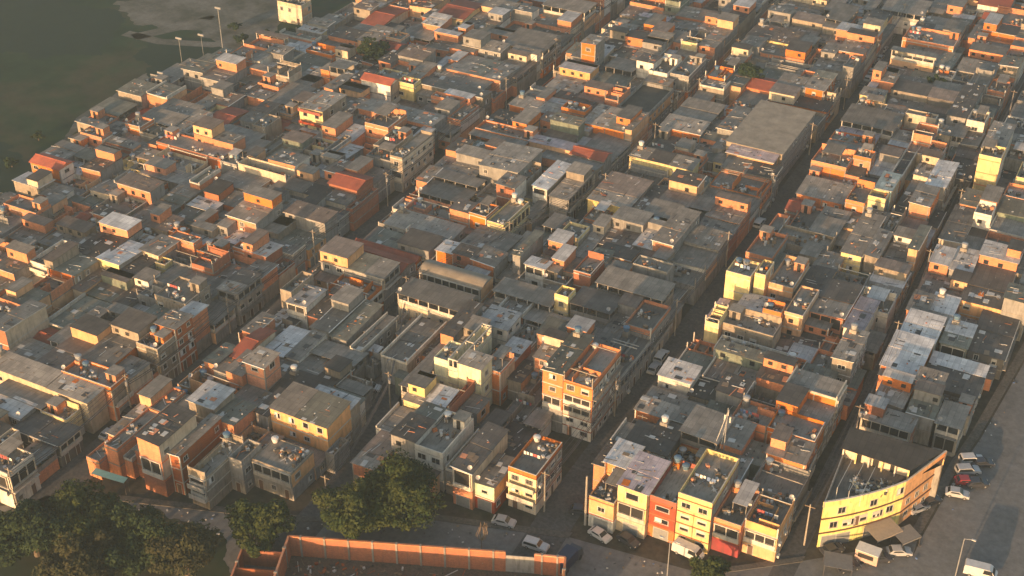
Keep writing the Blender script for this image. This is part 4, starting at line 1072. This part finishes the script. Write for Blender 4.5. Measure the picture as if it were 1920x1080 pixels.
# ---------------------------------------------------------------- the curved corner building by the avenue
def curved():
    P1=g(1545,942,10.1); P2=g(1700,902,10.1); P3=g(1774,846,10.1)
    BL=g(1594,802,11.6); BR=g(1768,848,11.6); FLp=g(1577,840,11.6); FRp=g(1706,882,11.6)
    c0=((P1[0]+P2[0])/2+.9,(P1[1]+P2[1])/2-.9)
    arc=[]
    for i in range(7):
        t=i/6; arc.append(((1-t)**2*P1[0]+2*t*(1-t)*c0[0]+t*t*P2[0],(1-t)**2*P1[1]+2*t*(1-t)*c0[1]+t*t*P2[1]))
    poly=arc+[P3,(BR[0]+.3,BR[1]),(P1[0]-1.3,BR[1])]
    cx,cy=poly[0]
    L=lambda p:(p[0]-cx,p[1]-cy)
    root=thing('corner_building',(cx,cy,0),'long yellow corner building with a curved front, dark bands and a roofed terrace','building')
    pl=[L(p) for p in poly]; n=len(arc)
    def offs(k,d):   # outward offset of facade points
        a=Vector(pl[max(0,k-1)]); c=Vector(pl[min(k+1,n)]); t=(c-a).normalized(); return (pl[k][0]+t.y*d,pl[k][1]-t.x*d)
    b=MB(); zs=[0,3.1,6.1,8.9]
    for z0,z1,m in ((0,3.1,0),(3.1,6.1,0),(6.1,8.9,0)):
        N=len(pl)
        for k in range(N):
            p,q=pl[k],pl[(k+1)%N]; mm=0 if k<n-1 else (1 if k<n+1 else 2)
            b.poly([(*p,z0),(*q,z0),(*q,z1),(*p,z1)],mm)
    b.poly([(*p,8.9) for p in pl],2); b.build('wall',['front_yellow','wall_p','wall_g'],root)
    b=MB(); b.prism([(x*.98+ .1,y*.98+.2) for x,y in pl],8.91,8.95); b.build('terrace_floor','slab',root)
    # parapet along the curved front and both flanks
    b=MB()
    for k in range(len(pl)-2):
        p,q=Vector(pl[k]),Vector(pl[k+1]); t=(q-p).normalized(); nn=Vector((-t.y,t.x))*.18
        b.hexa([(*p,8.9),(*q,8.9),(*(q+nn),8.9),(*(p+nn),8.9)],[(*p,10.1),(*q,10.1),(*(q+nn),10.1),(*(p+nn),10.1)],0 if k<n-1 else 1)
    p,q=Vector(pl[-1]),Vector(pl[0]); b.hexa([(p.x,p.y,8.9),(q.x,q.y,8.9),(q.x+.18,q.y,8.9),(p.x+.18,p.y,8.9)],[(p.x,p.y,10.1),(q.x,q.y,10.1),(q.x+.18,q.y,10.1),(p.x+.18,p.y,10.1)],2)
    b.build('parapet',['front_yellow','wall_p','wall_g'],root)
    for z,th,mt in ((3.0,.30,'band_brown'),(6.2,.30,'band_brown'),(10.1,.10,'pale_trim')):
        b=MB()
        for k in range(n-1+1):
            if k+1>n: break
            p,q=offs(k,.12),offs(k+1,.12) if k+1<n else (pl[k+1][0]+.12,pl[k+1][1]); a,c=pl[k],pl[k+1]
            if z>10: a=(a[0]-.05,a[1]+.25); c=(c[0]-.1,c[1]+.2)
            b.hexa([(*a,z),(*p,z),(*q,z),(*c,z)],[(*a,z+th),(*p,z+th),(*q,z+th),(*c,z+th)])
        b.build('band',mt,root)
    # windows following the front
    def onfront(t,z,me,nm):
        f=t*(n-1); k=min(n-2,int(f)); u=f-k; p,q=Vector(pl[k]),Vector(pl[k+1]); d=(q-p); o=p+d*u
        link(nm,me,root,(o.x,o.y,z),math.atan2(d.y,d.x))
    rr0=random.Random(2)
    for t,z in ((.15,4.0),(.22,7.0),(.60,7.0),(.30,3.9),(.36,3.9),(.50,4.2),(.66,4.1),(.70,4.1),(.83,4.3),(.94,7.6)): onfront(t,z,window_mesh(1.4,1.4,rr0.choice([1,3,4,2])),'window')
    onfront(.42,3.45,door_mesh(0),'door')
    for t in (.12,.28,.62,.8): onfront(t,.02,door_mesh(1),'door')
    p,q=Vector(pl[n-1]),Vector(pl[n]); d=q-p
    for t in (.15,.38,.6,.82):
        for z in (1.2,4.1): o=p+d*t; link('window',window_mesh(1.1,1.2,1),root,(o.x,o.y,z),math.atan2(d.y,d.x))
    # long roof over the rear of the terrace, its piers and the lit back wall
    r=[L(FLp),L(FRp),L(BR),L(BL)]
    b=MB(); b.hexa([(*r[0],11.5),(*r[1],11.5),(*r[2],11.75),(*r[3],11.75)],[(*r[0],11.6),(*r[1],11.6),(*r[2],11.85),(*r[3],11.85)])
    b.build('roof','roof_K',root)
    for i in range(6):
        t=i/5; x=r[0][0]+.3+(r[1][0]-r[0][0]-.6)*t; y=r[0][1]+.3+(r[1][1]-r[0][1])*t
        b=MB(); b.box(x,x+.25,y,y+.25,8.95,11.5); b.build('pier','wall_y' if i%2 else 'pale_trim',root)
    b=MB(); b.box(r[0][0]+.2,r[1][0]-.2,r[0][1]+1.1,r[0][1]+1.3,8.95,11.5,0)
    for xx in (2.5,5.5,8.5): b.box(r[0][0]+xx,r[0][0]+xx+1,r[0][1]+1.05,r[0][1]+1.1,8.95,11.0,1)
    b.build('terrace_wall',['wall_c','opening_shade'],root)
    b=MB(); rr=random.Random(5); clutter(b,.8,6.5,3,9,8.95,90,rr); clutter(b,2.5,8.5,7,11,8.95,80,rr); stf(b.build('terrace_clutter',['junk_d','wood','junk_w','wall_y'],root))
    for i in range(3):
        b=MB(); b.tube((1.2+i*2,3,9),(1.2+i*2,3,11.6),.05); b.tube((1.2+i*2,3,11.5),(1.4+i*2,10.8,11.8),.04); b.build('pergola_pole','junk_w',root)
    return pl,(cx,cy)
curved()

# ---------------------------------------------------------------- awnings and stalls at its foot
def awning(px,py,lx,ly,h,rz,mat,label,cat='awning'):
    x,y=g(px,py,h); root=thing('awning',(x,y,0),label,cat,'awnings and stalls on the corner',rz)
    b=MB(); b.hexa([(-lx/2,-ly/2,h-.35),(lx/2,-ly/2,h-.35),(lx/2,ly/2,h),(-lx/2,ly/2,h)],[(-lx/2,-ly/2,h-.31),(lx/2,-ly/2,h-.31),(lx/2,ly/2,h+.04),(-lx/2,ly/2,h+.04)])
    b.box(-lx/2,lx/2,-ly/2-.03,-ly/2-.001,h-.6,h-.31); b.build('canopy',mat,root)
    for sx in(-1,1):
        for sy in (-1,1): b=MB(); b.tube((sx*(lx/2-.1),sy*(ly/2-.1),0),(sx*(lx/2-.1),sy*(ly/2-.1),h-.2 if sy>0 else h-.34),.04); b.build('post','iron',root)
ROT=math.atan2(191.5-176.4,-23.7+34.1)
plain('tarp',(.30,.24,.18)); plain('tarp2',(.44,.30,.24)); plain('tarp3',(.16,.15,.14)); plain('tarp4',(.45,.43,.40))
awning(1657,990,5.5,3.6,2.9,ROT,'tarp','brown tarpaulin awning standing before the yellow corner building')
awning(1700,1000,4.0,3.0,2.5,ROT,'tarp3','dark stall cover beside the brown tarpaulin')
awning(1572,1050,3.6,4.6,2.4,ROT+.9,'tarp3','dark low stall cover nearest the alley mouth')
def kiosk(px,py,rz):
    x,y=g(px,py); root=thing('kiosk_trailer',(x,y,0),'boxy pinkish white food trailer parked before the corner building','trailer',None,rz)
    b=MB(); b.box(-1.9,1.9,-1.1,1.1,.55,2.7); b.build('body','tarp2',root)
    b=MB(); b.box(-1.95,1.95,-1.15,1.15,2.7,2.78); b.build('roof','cloth_w',root)
    b=MB(); b.box(-1.4,1.2,-1.13,-1.1,1.4,2.3); b.build('hatch','opening_shade',root)
    for sx in(-.5,.5):
        for sy in(-1.02,1.02): b=MB(); b.tube((sx,sy-.1,.33),(sx,sy+.1,.33),.33,12); b.build('wheel','rubber',root)
kiosk(1625,1052,ROT-1.0)

# ---------------------------------------------------------------- vehicles
def car_mesh_parts(kind):
    if kind=='van':
        L,W,H=5.3,1.95,2.25; prof=[(-L/2,.45),(-L/2,1.9),(-L/2+.15,2.2),(1.3,2.25),(1.75,2.0),(2.25,1.25),(L/2-.05,1.05),(L/2,.45)]
        glass=[(1.42,2.02,1.62,2.02),]
    elif kind=='suv': L,W,H=4.4,1.8,1.65; prof=[(-L/2,.4),(-L/2,1.0),(-2.05,1.55),(-1.8,1.63),(.35,1.65),(.95,1.08),(2.0,.95),(L/2,.75),(L/2,.38)]
    else: L,W,H=4.1,1.72,1.45; prof=[(-L/2,.36),(-L/2,.9),(-1.75,.98),(-1.25,1.4),(.3,1.45),(1.0,.95),(1.85,.82),(L/2,.62),(L/2,.34)]
    return L,W,H,prof
CARM={}
def car_parts(kind,col):
    k=(kind,col)
    if k in CARM: return CARM[k]
    L,W,H,prof=car_mesh_parts(kind); belt=1.0 if kind!='van' else 1.3
    b=MB(); n=len(prof)
    hw=lambda z:W/2*(1-.13*max(0,z-belt)/(H-belt+.01)) 
    Lp=[(x,-hw(z),z) for x,z in prof]; Rp=[(x,hw(z),z) for x,z in prof]
    for i in range(n): j=(i+1)%n; b.poly([Lp[j],Lp[i],Rp[i],Rp[j]])
    b.poly(Lp); b.poly(list(reversed(Rp))); body=b.mesh('body',[col])
    gl={}
    top=[p for p in prof if p[1]>belt+.25]; x0,x1=top[0][0]+.1,top[-1][0]-.05; zt=H-.12
    side=[]
    for s_ in(-1,1):
        b=MB(); a,c=(x0-.15 if kind!='van' else .35),(x1+.38 if kind!='van' else x1+.25)
        y0_,y1_=s_*(hw(belt+.05)+.012),s_*(hw(zt)+.012)
        q=[(a,y0_,belt+.05),(c,y0_,belt+.05),(x1-.02,y1_,zt),(x0+.15 if kind!='van' else .45,y1_,zt)]
        b.poly(q if s_<0 else q[::-1]); side.append(b.mesh('side_window',['glass']))
    # windscreen: on the sloping segment ahead of the roof
    i=[k2 for k2,p in enumerate(prof) if p[1]==max(z for _,z in prof)][-1]
    (xa,za),(xb,zb)=prof[i],prof[i+1]
    if kind=='van': (xa,za),(xb,zb)=prof[i+1],prof[i+2]
    b=MB(); d=.015
    P=lambda t:(xa+(xb-xa)*t+d,za+(zb-za)*t+d)
    (x1_,z1_),(x2_,z2_)=P(.08),P(.92); b.poly([(x1_,-hw(z1_)*.9,z1_),(x2_,-hw(z2_)*.9,z2_),(x2_,hw(z2_)*.9,z2_),(x1_,hw(z1_)*.9,z1_)]); ws=b.mesh('windscreen',['glass'])
    i=1 if kind=='van' else [k2 for k2,p in enumerate(prof) if p[1]>belt+.25][0]-1
    b=MB()
    if kind!='van':
        (xa,za),(xb,zb)=prof[i],prof[i+1]; P2=lambda t:(xa+(xb-xa)*t-d,za+(zb-za)*t+d); (x1_,z1_),(x2_,z2_)=P2(.1),P2(.9)
        b.poly([(x2_,-hw(z2_)*.88,z2_),(x2_,hw(z2_)*.88,z2_),(x1_,hw(z1_)*.88,z1_),(x1_,-hw(z1_)*.88,z1_)])
    else: b.poly([(-L/2-.01,-.7,1.4),(-L/2-.01,.7,1.4),(-L/2-.01,.7,1.85),(-L/2-.01,-.7,1.85)][::-1])
    rw=b.mesh('rear_window',['glass'])
    b=MB(); b.tube((0,-.1,0),(0,.1,0),.32,14,0); b.tube((0,-.105,0),(0,.105,0),.17,10,1); wh=b.mesh('wheel',['rubber','metal'])
    b=MB(); b.box(L/2-.03,L/2+.02,-.16,.16,-.07,.07); hl=b.mesh('headlight',['lamp_lens'])
    CARM[k]=(L,W,body,side,ws,rw,wh,hl); return CARM[k]
def car(px,py,rz,kind,col,label,cat=None,h=.35):
    x,y=g(px,py,.6); L,W,body,side,ws,rw,wh,hl=car_parts(kind,col)
    root=thing({'van':'parked_van'}.get(kind,'parked_car'),(x,y,.03),label,cat or ('van' if kind=='van' else 'car'),'cars and vans parked in the streets',rz)
    link('body',body,root); [link('side_window',q,root) for q in side]; link('windscreen',ws,root); link('rear_window',rw,root)
    for sx in (-1,1):
        for sy in (-1,1): link('wheel',wh,root,(sx*L*.31,sy*(W/2-.08),.32))
    for sy in (-1,1): link('headlight',hl,root,(0,sy*(W/2-.3),.68 if kind!='van' else .85))
    return root
H_=math.pi/2
car(945,978,.15,'car','car_silver','silver car parked below the corner house with the wrap round balcony')
car(1005,1023,.05,'suv','car_white','white car on the open road behind the brick compound wall')
car(1125,1003,-.25,'car','car_white','white car parked at the foot of the peach house and tall pole')
car(1178,1013,-.3,'car','car_dark','black car parked behind the white one before the pale yellow house')
car(1089,957,.3,'car','car_dark','small dark car half hidden behind the tall pole')
car(1290,1036,-.12,'van','car_white','white van parked before the bright yellow house in the lit row')
car(1822,862,H_*.35,'suv','car_white','white car farthest up the group beside the avenue wall')
car(1815,882,H_*.35,'suv','car_silver','silver car second from the top in the group beside the avenue wall')
car(1812,902,H_*.3,'car','car_red','dull red car third from the top in the group beside the avenue wall')
car(1832,906,H_*.35,'car','car_dark','dark car at the outer lower end of the group beside the avenue wall')
car(1722,952,ROT,'car','car_silver','car parked under the side wall of the yellow corner building')
car(1745,940,ROT,'car','car_dark','dark car parked just above the silver one at the corner building')
car(1686,1034,.5,'car','car_silver','open pale car beside the boxy food trailer')
car(1590,1062,.8,'car','car_dark','dark car wedged beside the low stall cover by the alley')
car(695,726,.25,'car','car_white','white car parked in the second street among dark walls')
car(676,742,.3,'car','car_dark','dark car in the second street just in front of the white car')
car(1240,668,H_,'suv','car_white','white car in the third street beside the pinkish sheet roof corner')
car(1227,690,H_,'car','car_silver','silver car in the third street just before the white one')
car(1424,418,H_,'suv','car_white','white car on its own midway up the third street')
car(1866,402,.2,'car','car_white','white car parked between houses near the right edge')
for i,(px_,py_,c_,t_) in enumerate([(1657,92,'car_white','white car topmost in the line of cars on the wide street'),(1650,108,'car_silver','silver car next below the topmost on the wide street'),(1641,122,'car_dark','dark car fourth from the lower end on the wide street'),(1636,134,'car_silver','silver car third from the lower end on the wide street'),(1628,147,'car_white','white car second from the lower end on the wide street'),(1618,160,'car_dark','dark car at the lower end of the line on the wide street'),(1672,70,'car_dark','dark car just before the far white fronted terrace on the wide street')]):
    car(px_,py_,H_,'car',c_,t_)
car(245,772,H_,'car','car_dark','dark car at the lower end of the first street')
car(205,812,H_,'car','car_silver','silver car near the mint awning in the first street')
car(1842,868,H_*.35,'car','car_dark','small dark car on the outer side of the avenue group')
car(1795,925,.2,'car','car_silver','silver car lowest in the group beside the avenue wall')
car(1561,1030,.9,'car','car_dark','black car nearest the alley mouth under the yellow front')
car(1650,1046,.6,'car','car_dark','dark car between the food trailer and the open pale car')
car(1868,640,H_*.7,'car','car_dark','dark car alone on the upper avenue')
car(1838,1074,.1,'van','car_white','white van cut by the picture bottom at the avenue')
def truck(px,py):
    x,y=g(px,py); root=thing('small_truck',(x,y,.02),'dark navy box truck parked at the end of the brick compound wall','truck',None,H_*.93)
    b=MB(); b.box(-3.2,1.2,-1.15,1.15,.9,3.1); b.build('cargo_box','car_navy',root)
    b=MB(); b.hexa([(1.3,-1.05,.5),(3.1,-1.05,.5),(3.1,1.05,.5),(1.3,1.05,.5)],[(1.3,-.98,2.3),(2.6,-.98,2.3),(2.6,.98,2.3),(1.3,.98,2.3)]); b.build('cab','car_dark',root)
    b=MB(); b.poly([(2.67,-.85,2.15),(2.96,-.9,1.3),(2.96,.9,1.3),(2.67,.85,2.15)]); b.v=[(x+.03,y,z+.01) for x,y,z in b.v]; b.build('windscreen','glass',root)
    b=MB(); b.box(-3.2,3.0,-.4,.4,.5,.89); b.build('chassis','iron',root)
    for sx in(-2,2.1):
        for sy in(-.95,.95): b=MB(); b.tube((sx,sy-.14,.45),(sx,sy+.14,.45),.45,14); b.build('wheel','rubber',root)
truck(1066,1058)

# ---------------------------------------------------------------- brick compound in the foreground
def wallrun(root,name,p,q,h,th,mats,piers=0,cap=True):
    p=Vector(p);q=Vector(q); d=q-p; L=d.length; t=d/L; n_=Vector((-t.y,t.x))*th/2
    b=MB(); b.hexa([(*(p-n_),0),(*(q-n_),0),(*(q+n_),0),(*(p+n_),0)],[(*(p-n_),h),(*(q-n_),h),(*(q+n_),h),(*(p+n_),h)]); b.build(name,mats[0],root)
    if piers>1:
        b=MB(); m=n_*1.15; b.hexa([(*(p-m),h),(*(q-m),h),(*(q+m),h),(*(p+m),h)],[(*(p-m),h+.22),(*(q-m),h+.22),(*(q+m),h+.22),(*(p+m),h+.22)]); b.build('coping','wall_o',root)  # brighter brick puts the sunlit top band into the coping's colour
    for i in range(piers):
        c=p+d*(i+.5)/piers; m=n_*2.0; k=t*.16; h_=h+.15
        b=MB(); b.hexa([(*(c-m-k),0),(*(c-m+k),0),(*(c+m+k),0),(*(c+m-k),0)],[(*(c-m-k),h+.3),(*(c-m+k),h+.3),(*(c+m+k),h+.3),(*(c+m-k),h+.3)]); b.build('pier','concrete',root)
A_=g(541,1006,4.2); B_=g(948,1036,4.2); B2=g(1002,1040,4.2); E_=g(1060,1046,4.2)
cm=thing('compound_wall',(0,0,0),'roofless brick compound walls with concrete piers at the bottom edge','wall')
wallrun(cm,'wall_panel',A_,B_,4.2,.3,['wall_t'],9); wallrun(cm,'gate_panel',B_,B2,3.6,.14,['wall_g'],0); wallrun(cm,'wall_panel',B2,E_,4.2,.3,['wall_t'],2)
dn=Vector(E_)-Vector(A_); dn=Vector((dn.y,-dn.x)).normalized()
wallrun(cm,'wall_panel',E_,(E_[0]+dn.x*17,E_[1]+dn.y*17),4.2,.3,['wall_o'],3)
wallrun(cm,'wall_panel',A_,(A_[0]+dn.x*17,A_[1]+dn.y*17),4.2,.3,['wall_t'],3)
AA=Vector(A_); tt=(Vector(E_)-AA).normalized()
for k_,h_ in ((3.0,3.4),(7.2,3.4),(11.5,3.4)):
    p=AA+dn*k_; wallrun(cm,'cross_wall',p-tt*7.2,p-tt*.2,h_,.25,['wall_t'],0)
p=AA-tt*7.2; wallrun(cm,'cross_wall',p+dn*3,p+dn*15,3.4,.25,['wall_t'],2)
wallrun(cm,'wall_panel',AA+dn*14-tt*7,Vector(E_)+dn*14,4.8,.3,['wall_o'],0)  # south wall added out of view, raised to shade the facing panels
b=MB(); q=[Vector(A_),Vector(E_),Vector(E_)+dn*20,Vector(A_)+dn*20]; b.poly([(*v,.02) for v in reversed(q)]); struct('yard_floor',b,'rubble_m')

b=MB(); rr=random.Random(11)
for _ in range(420):
    c=Vector(A_)+tt*rr.uniform(1,40)+dn*rr.uniform(1.2,16)
    k=rr.random(); m=rr.choices([0,1,2,3],[3,4,2,5])[0]
    if k<.75: b.obox(c.x,c.y,.02,rr.uniform(.15,.8),rr.uniform(.15,.6),rr.uniform(.08,.45),rr.uniform(0,3),m,rr.uniform(-.1,.15))
    else: b.obox(c.x,c.y,.1,rr.uniform(1.2,3.2),rr.uniform(.06,.16),.1,rr.uniform(0,3),m,rr.uniform(-.1,.35))
tag(b.build('rubble',['junk_d','wood','junk_w','wall_t']),'loose rubble and planks strewn inside the brick compound','rubble',None,'stuff')

# ---------------------------------------------------------------- poles, lamps, masts
def pole(px,py,h,r,label,name='utility_pole',cat='pole',arms=1,mat='concrete',hb=0):
    x,y=g(px,py,hb); root=thing(name,(x,y,hb),label,cat,'poles standing in the streets')
    b=MB(); b.tube((0,0,0),(0,0,h),r,8,0,r*.7); b.build('shaft',mat,root)
    for i in range(arms):
        b=MB(); z=h-.5-i*.9; b.box(-1.0,1.0,-.06,.06,z,z+.12); b.build('crossarm','wood' if mat!='metal' else 'metal',root)
    return root
pole(1097,984,11,.24,'tall pale concrete pole at the square beside the peach house',arms=0)
pole(1355,862,11.5,.12,'lattice aerial mast with white panel antennas on a roof terrace','antenna_mast','mast',0,'metal',7.0)
mast=C.objects[-1] if 0 else None
mx,my=g(1340,835,8)
am=thing('leaning_mast',(mx,my,8.0),'leaning white braced aerial mast beside the lattice mast','mast')
b=MB(); b.tube((0,0,0),(1.4,1.0,7.2),.055); b.tube((1.2,-.4,0),(1.5,1.0,7.0),.04); b.build('strut','junk_w',am)
for i,(dx,dz) in enumerate(((.9,5.4),(1.9,5.2),(1.4,6.6))): b=MB(); b.box(dx,dx+.25,.85,1.0,dz,dz+1.2); b.build('panel','junk_w',am)
lamp_specs=[(1250,1090,9,'double headed street lamp on the road right of the compound'),(1790,1085,9,'single street lamp on the avenue at the bottom edge')]
for px_,py_,h_,t_ in lamp_specs:
    r0=pole(px_,py_,h_,.11,t_,'street_lamp','street lamp',0,'metal')
    for s_ in ((-1,1) if 'double' in t_ else (1,)):
        b=MB(); b.tube((0,0,h_-.1),(s_*1.3,0,h_+.25),.05); b.build('arm','metal',r0)
        b=MB(); b.box(s_*1.1,s_*1.8,-.16,.16,h_+.2,h_+.34); b.build('lamp_head','junk_w',r0)
for px_,py_,h_,t_ in ((347,158,14,'leftmost thin floodlight pole at the edge of the dark field'),(386,138,12,'middle thin floodlight pole at the edge of the dark field'),(421,118,17,'thick pale floodlight pole at the corner of the dark field'),(309,192,9,'short pole among the sheds below the floodlight poles'),(1200,850,9,'slim pole standing in front of the grey yard wall by the third street')):
    r0=pole(px_,py_,h_,.16 if 'thick' in t_ else .08,t_,arms=1 if 'floodlight' not in t_ else 0,mat='pole_grey')
    if 'floodlight' in t_:
        b=MB(); b.box(-1.0,1.0,-.15,.15,h_-.5,h_); b.build('lamp_head','metal',r0)
# poles and sagging wires of each street
NAMES=['first','second','third','fourth']
for si,(s_,wd) in enumerate(STREETS):
    pts=[]; side=1 if si%2 else -1
    yy=s_[0][0]+14; i=0
    while yy<430:
        x=lerp(s_,yy)+side*(wd/2-.45); 
        if vis(x,yy,5): pts.append((x,yy))
        yy+=30
    for i,(x,y) in enumerate(pts):
        root=thing('utility_pole',(x,y,0),'wire carrying concrete pole, %s up the %s street'%(ordw(i+1),NAMES[si]),'pole','poles carrying wires along the streets')
        b=MB(); b.tube((0,0,0),(0,0,9.2),.17,8,0,.11); b.build('shaft','concrete',root)
        b=MB(); b.box(-.9,.9,-.05,.05,8.6,8.72); b.build('crossarm','wood',root)
        if i%3==1: b=MB(); b.cyl(.4,-.35,6.9,7.9,.28,.28,10); b.build('transformer','metal',root)
        if i+1<len(pts):
            nx,ny=pts[i+1]; dx,dy=nx-x,ny-y; b=MB()
            for off,z0 in ((-.8,8.75),(0,8.75),(.8,8.75),(.15,7.1),(.2,6.7)):
                pv=None
                for k in range(9):
                    t=k/8; p=(off+dx*t,dy*t,z0-.9*4*t*(1-t)*(1 if z0>8 else 1.3))
                    if pv: b.tube(pv,p,.04 if z0>8 else .07,4)
                    pv=p
            b.build('cable','iron',root)

# mint awning at the end of the first street and the low roof by the trees
mx,my=g(205,893,3)
root=thing('market_awning',(mx,my,0),'long mint green awning at the bottom of the first street','awning')
b=MB(); b.hexa([(-3.4,-.9,2.9),(3.4,-.2,2.9),(3.4,1.0,3.2),(-3.4,.4,3.2)],[(-3.4,-.9,2.97),(3.4,-.2,2.97),(3.4,1.0,3.27),(-3.4,.4,3.27)]); b.build('canopy','mint',root)
for xx,yy in ((-3.3,-.7),(3.3,0),(-3.3,.3),(3.3,.9)): b=MB(); b.tube((xx,yy,0),(xx,yy,2.92),.05); b.build('post','iron',root)

b=MB(); rr=random.Random(31)
for _ in range(150):
    if rr.random()<.8: x=rr.uniform(-150,-40); y=lerp(FRONT,x)-rr.expovariate(.35)-2.4
    else: y=rr.uniform(165,250); x=lerp(AVE,y)+2.3+rr.expovariate(1.6)
    k=rr.random(); m=rr.choices([0,1,2,3],[4,3,3,1])[0]
    b.obox(x,y,.0,rr.uniform(.1,.5),rr.uniform(.1,.4),rr.uniform(.05,.2),rr.uniform(0,3),m)
tag(b.build('litter',['junk_d','wood','junk_w','cloth_b']),'scattered litter along the kerbs','litter',None,'stuff')
# ---------------------------------------------------------------- trees
def tree_mesh(seed,r,h,nleaf,mat,ls=.30,flat=.75):
    # crown: leaf quads grown around many small clumps set on limb ends
    rng=np.random.default_rng(seed); rr=random.Random(seed)
    cl=[]; ncl=int(26+r*5)
    for _ in range(ncl):
        a=rr.uniform(0,2*math.pi); e=math.asin(rr.uniform(-.25,1)); q=rr.uniform(.55,1.0)*r*(.8+.25*math.sin(3*a+seed)+.12*math.sin(7*a))
        cl.append((q*math.cos(a)*math.cos(e),q*math.sin(a)*math.cos(e),h+q*flat*math.sin(e),rr.choice([.10,.16,.22,.30,.36])*r))
    cl=np.array(cl); idx=rng.integers(0,ncl,nleaf); c=cl[idx]
    d=rng.normal(size=(nleaf,3)); d/=np.linalg.norm(d,axis=1)[:,None]
    rad_=c[:,3]*rng.uniform(.35,1.1,nleaf)**.6
    P=c[:,:3]+d*rad_[:,None]*np.array([1,1,.7])
    n=d+rng.normal(size=(nleaf,3))*.6+np.array([0,0,.5]); n/=np.linalg.norm(n,axis=1)[:,None]
    u=np.cross(n,rng.normal(size=(nleaf,3))); u/=np.linalg.norm(u,axis=1)[:,None]; v=np.cross(n,u)
    s_=ls*rng.uniform(.6,1.4,nleaf)[:,None]
    V=np.stack([P-u*s_,P-v*s_*.55,P+u*s_,P+v*s_*.55],1).reshape(-1,3)
    me=bpy.data.meshes.new('crown'); me.vertices.add(len(V)); me.vertices.foreach_set('co',V.ravel())
    me.loops.add(nleaf*4); me.loops.foreach_set('vertex_index',np.arange(nleaf*4)); me.polygons.add(nleaf); me.polygons.foreach_set('loop_start',np.arange(0,nleaf*4,4)); me.polygons.foreach_set('loop_total',np.full(nleaf,4))
    me.materials.append(M[mat]); me.update(); me.validate()
    b=MB(); b.tube((0,0,0),(.1,.1,h*.6),.07*r+.08,8,0,.05*r+.05)
    for k in range(0,ncl,4): b.tube((.1,.1,h*.58),tuple(cl[k,:3]),.03*r+.02,5,0,.02)
    return me,b.mesh('trunk',['bark'])
def tree(px,py,seed,r,h,n,mat,label,name='broadleaf_tree',hc=None,ls=.3):
    x,y=g(px,py,h if hc is None else hc); cr,tr=tree_mesh(seed,r,h,n,mat,ls)
    root=thing(name,(x,y,0),label,'tree','trees around the houses'); link('crown',cr,root); link('trunk',tr,root); return root
tree(745,940,3,8.2,5.6,26000,'leaf_a','largest round tree, in front of the grey white three storey house')
tree(660,960,4,6.6,5.5,18000,'leaf_a','tree merging with the left side of the largest round tree')
tree(485,992,5,5.8,4.8,17000,'leaf_a','rounded yellowish green tree left of the brick compound')
tree(160,975,6,7.0,4.6,20000,'leaf_a','broad tree below the mint awning')
tree(265,1020,7,7.4,4.4,20000,'leaf_b','dull dark green tree in the thicket right of the broad tree')
tree(60,1000,8,7.0,5,16000,'leaf_b','dark tree at the bottom left corner')
tree(345,1040,9,6.0,4.5,13000,'leaf_c','brownish scrubby tree between the dark thicket and the compound')
tree(150,1060,10,6.5,4.5,13000,'leaf_c','brown tinted low tree at the bottom edge left of the thicket')
tree(1330,1078,11,3.2,4,6000,'leaf_a','small tree cut by the bottom edge below the white van')
tree(1405,138,13,4.0,7,6000,'leaf_b','dark leafy tree behind the orange block with unfinished top')
tree(1760,150,16,3.2,6,4000,'leaf_b','small tree among far roofs behind the white cube house',hc=7)
tree(700,95,17,4.5,7.5,6000,'leaf_b','spreading dark tree left of the far yellow orange house',hc=8)
# bare tangled little tree on the square
x,y=g(903,1032); root=thing('bare_tree',(x,y,0),'bare tangled small tree on the road left of the white car','tree'); b=MB(); rr=random.Random(3)
b.tube((0,0,0),(0,0,2.4),.09,6,0,.07)
for i in range(16):
    a=rr.uniform(0,6.28); q=rr.uniform(.5,1.5); m=(q*math.cos(a)*.8,q*math.sin(a)*.8,rr.uniform(3.2,4.2)); b.tube((0,0,2.3),m,.05,5,0,.035); b.tube(m,(m[0]*.7+rr.uniform(-.4,.4),m[1]*.7,m[2]+rr.uniform(1.2,2.4)),.035,5,0,.02)
b.build('branches','wood',root)
# scrub along the field's edge and bushes on the rough ground: shared crowns
proto=[]
for k in range(3): proto.append(tree_mesh(40+k,2.6,2.2,1500,['leaf_b','leaf_a','leaf_b'][k],.38))
rr=random.Random(9); spots=[]
for i,(px_,py_) in enumerate([(232,232),(262,214),(205,246),(178,262),(150,252),(120,272),(92,292),(300,190),(335,178),(452,70),(498,62),(440,45),(545,55),(600,58),(640,70),(20,300),(70,250),(585,78),(470,100),(410,140)]):
    me,tr=proto[i%3]; x,y=g(px_,py_,2); z=rr.uniform(.6,1.0)
    root=thing('bush',(x,y,0),'low dark bush at the edge of the dark field','bush','bushes edging the dark field',rr.uniform(0,6)); root.scale=(z,z,z*.8)
    link('crown',me,root); link('trunk',tr,root)

# ---------------------------------------------------------------- evening haze over the whole quarter
HAZE=.00030
b=MB(); b.box(-1000,520,-160,1520,-1.0,CAMH+6)
hz=b.mesh('haze',[]); hm=bpy.data.materials.new('haze'); hm.use_nodes=True; n=hm.node_tree.nodes; n.clear()
ou=n.new('ShaderNodeOutputMaterial'); pv=n.new('ShaderNodeVolumePrincipled'); pv.inputs['Color'].default_value=(.64,.81,.90,1); pv.inputs['Density'].default_value=HAZE; pv.inputs['Anisotropy'].default_value=.2
hm.node_tree.links.new(pv.outputs[0],ou.inputs['Volume']); hz.materials.append(hm)
ho=link('haze',hz); ho['kind']='stuff'
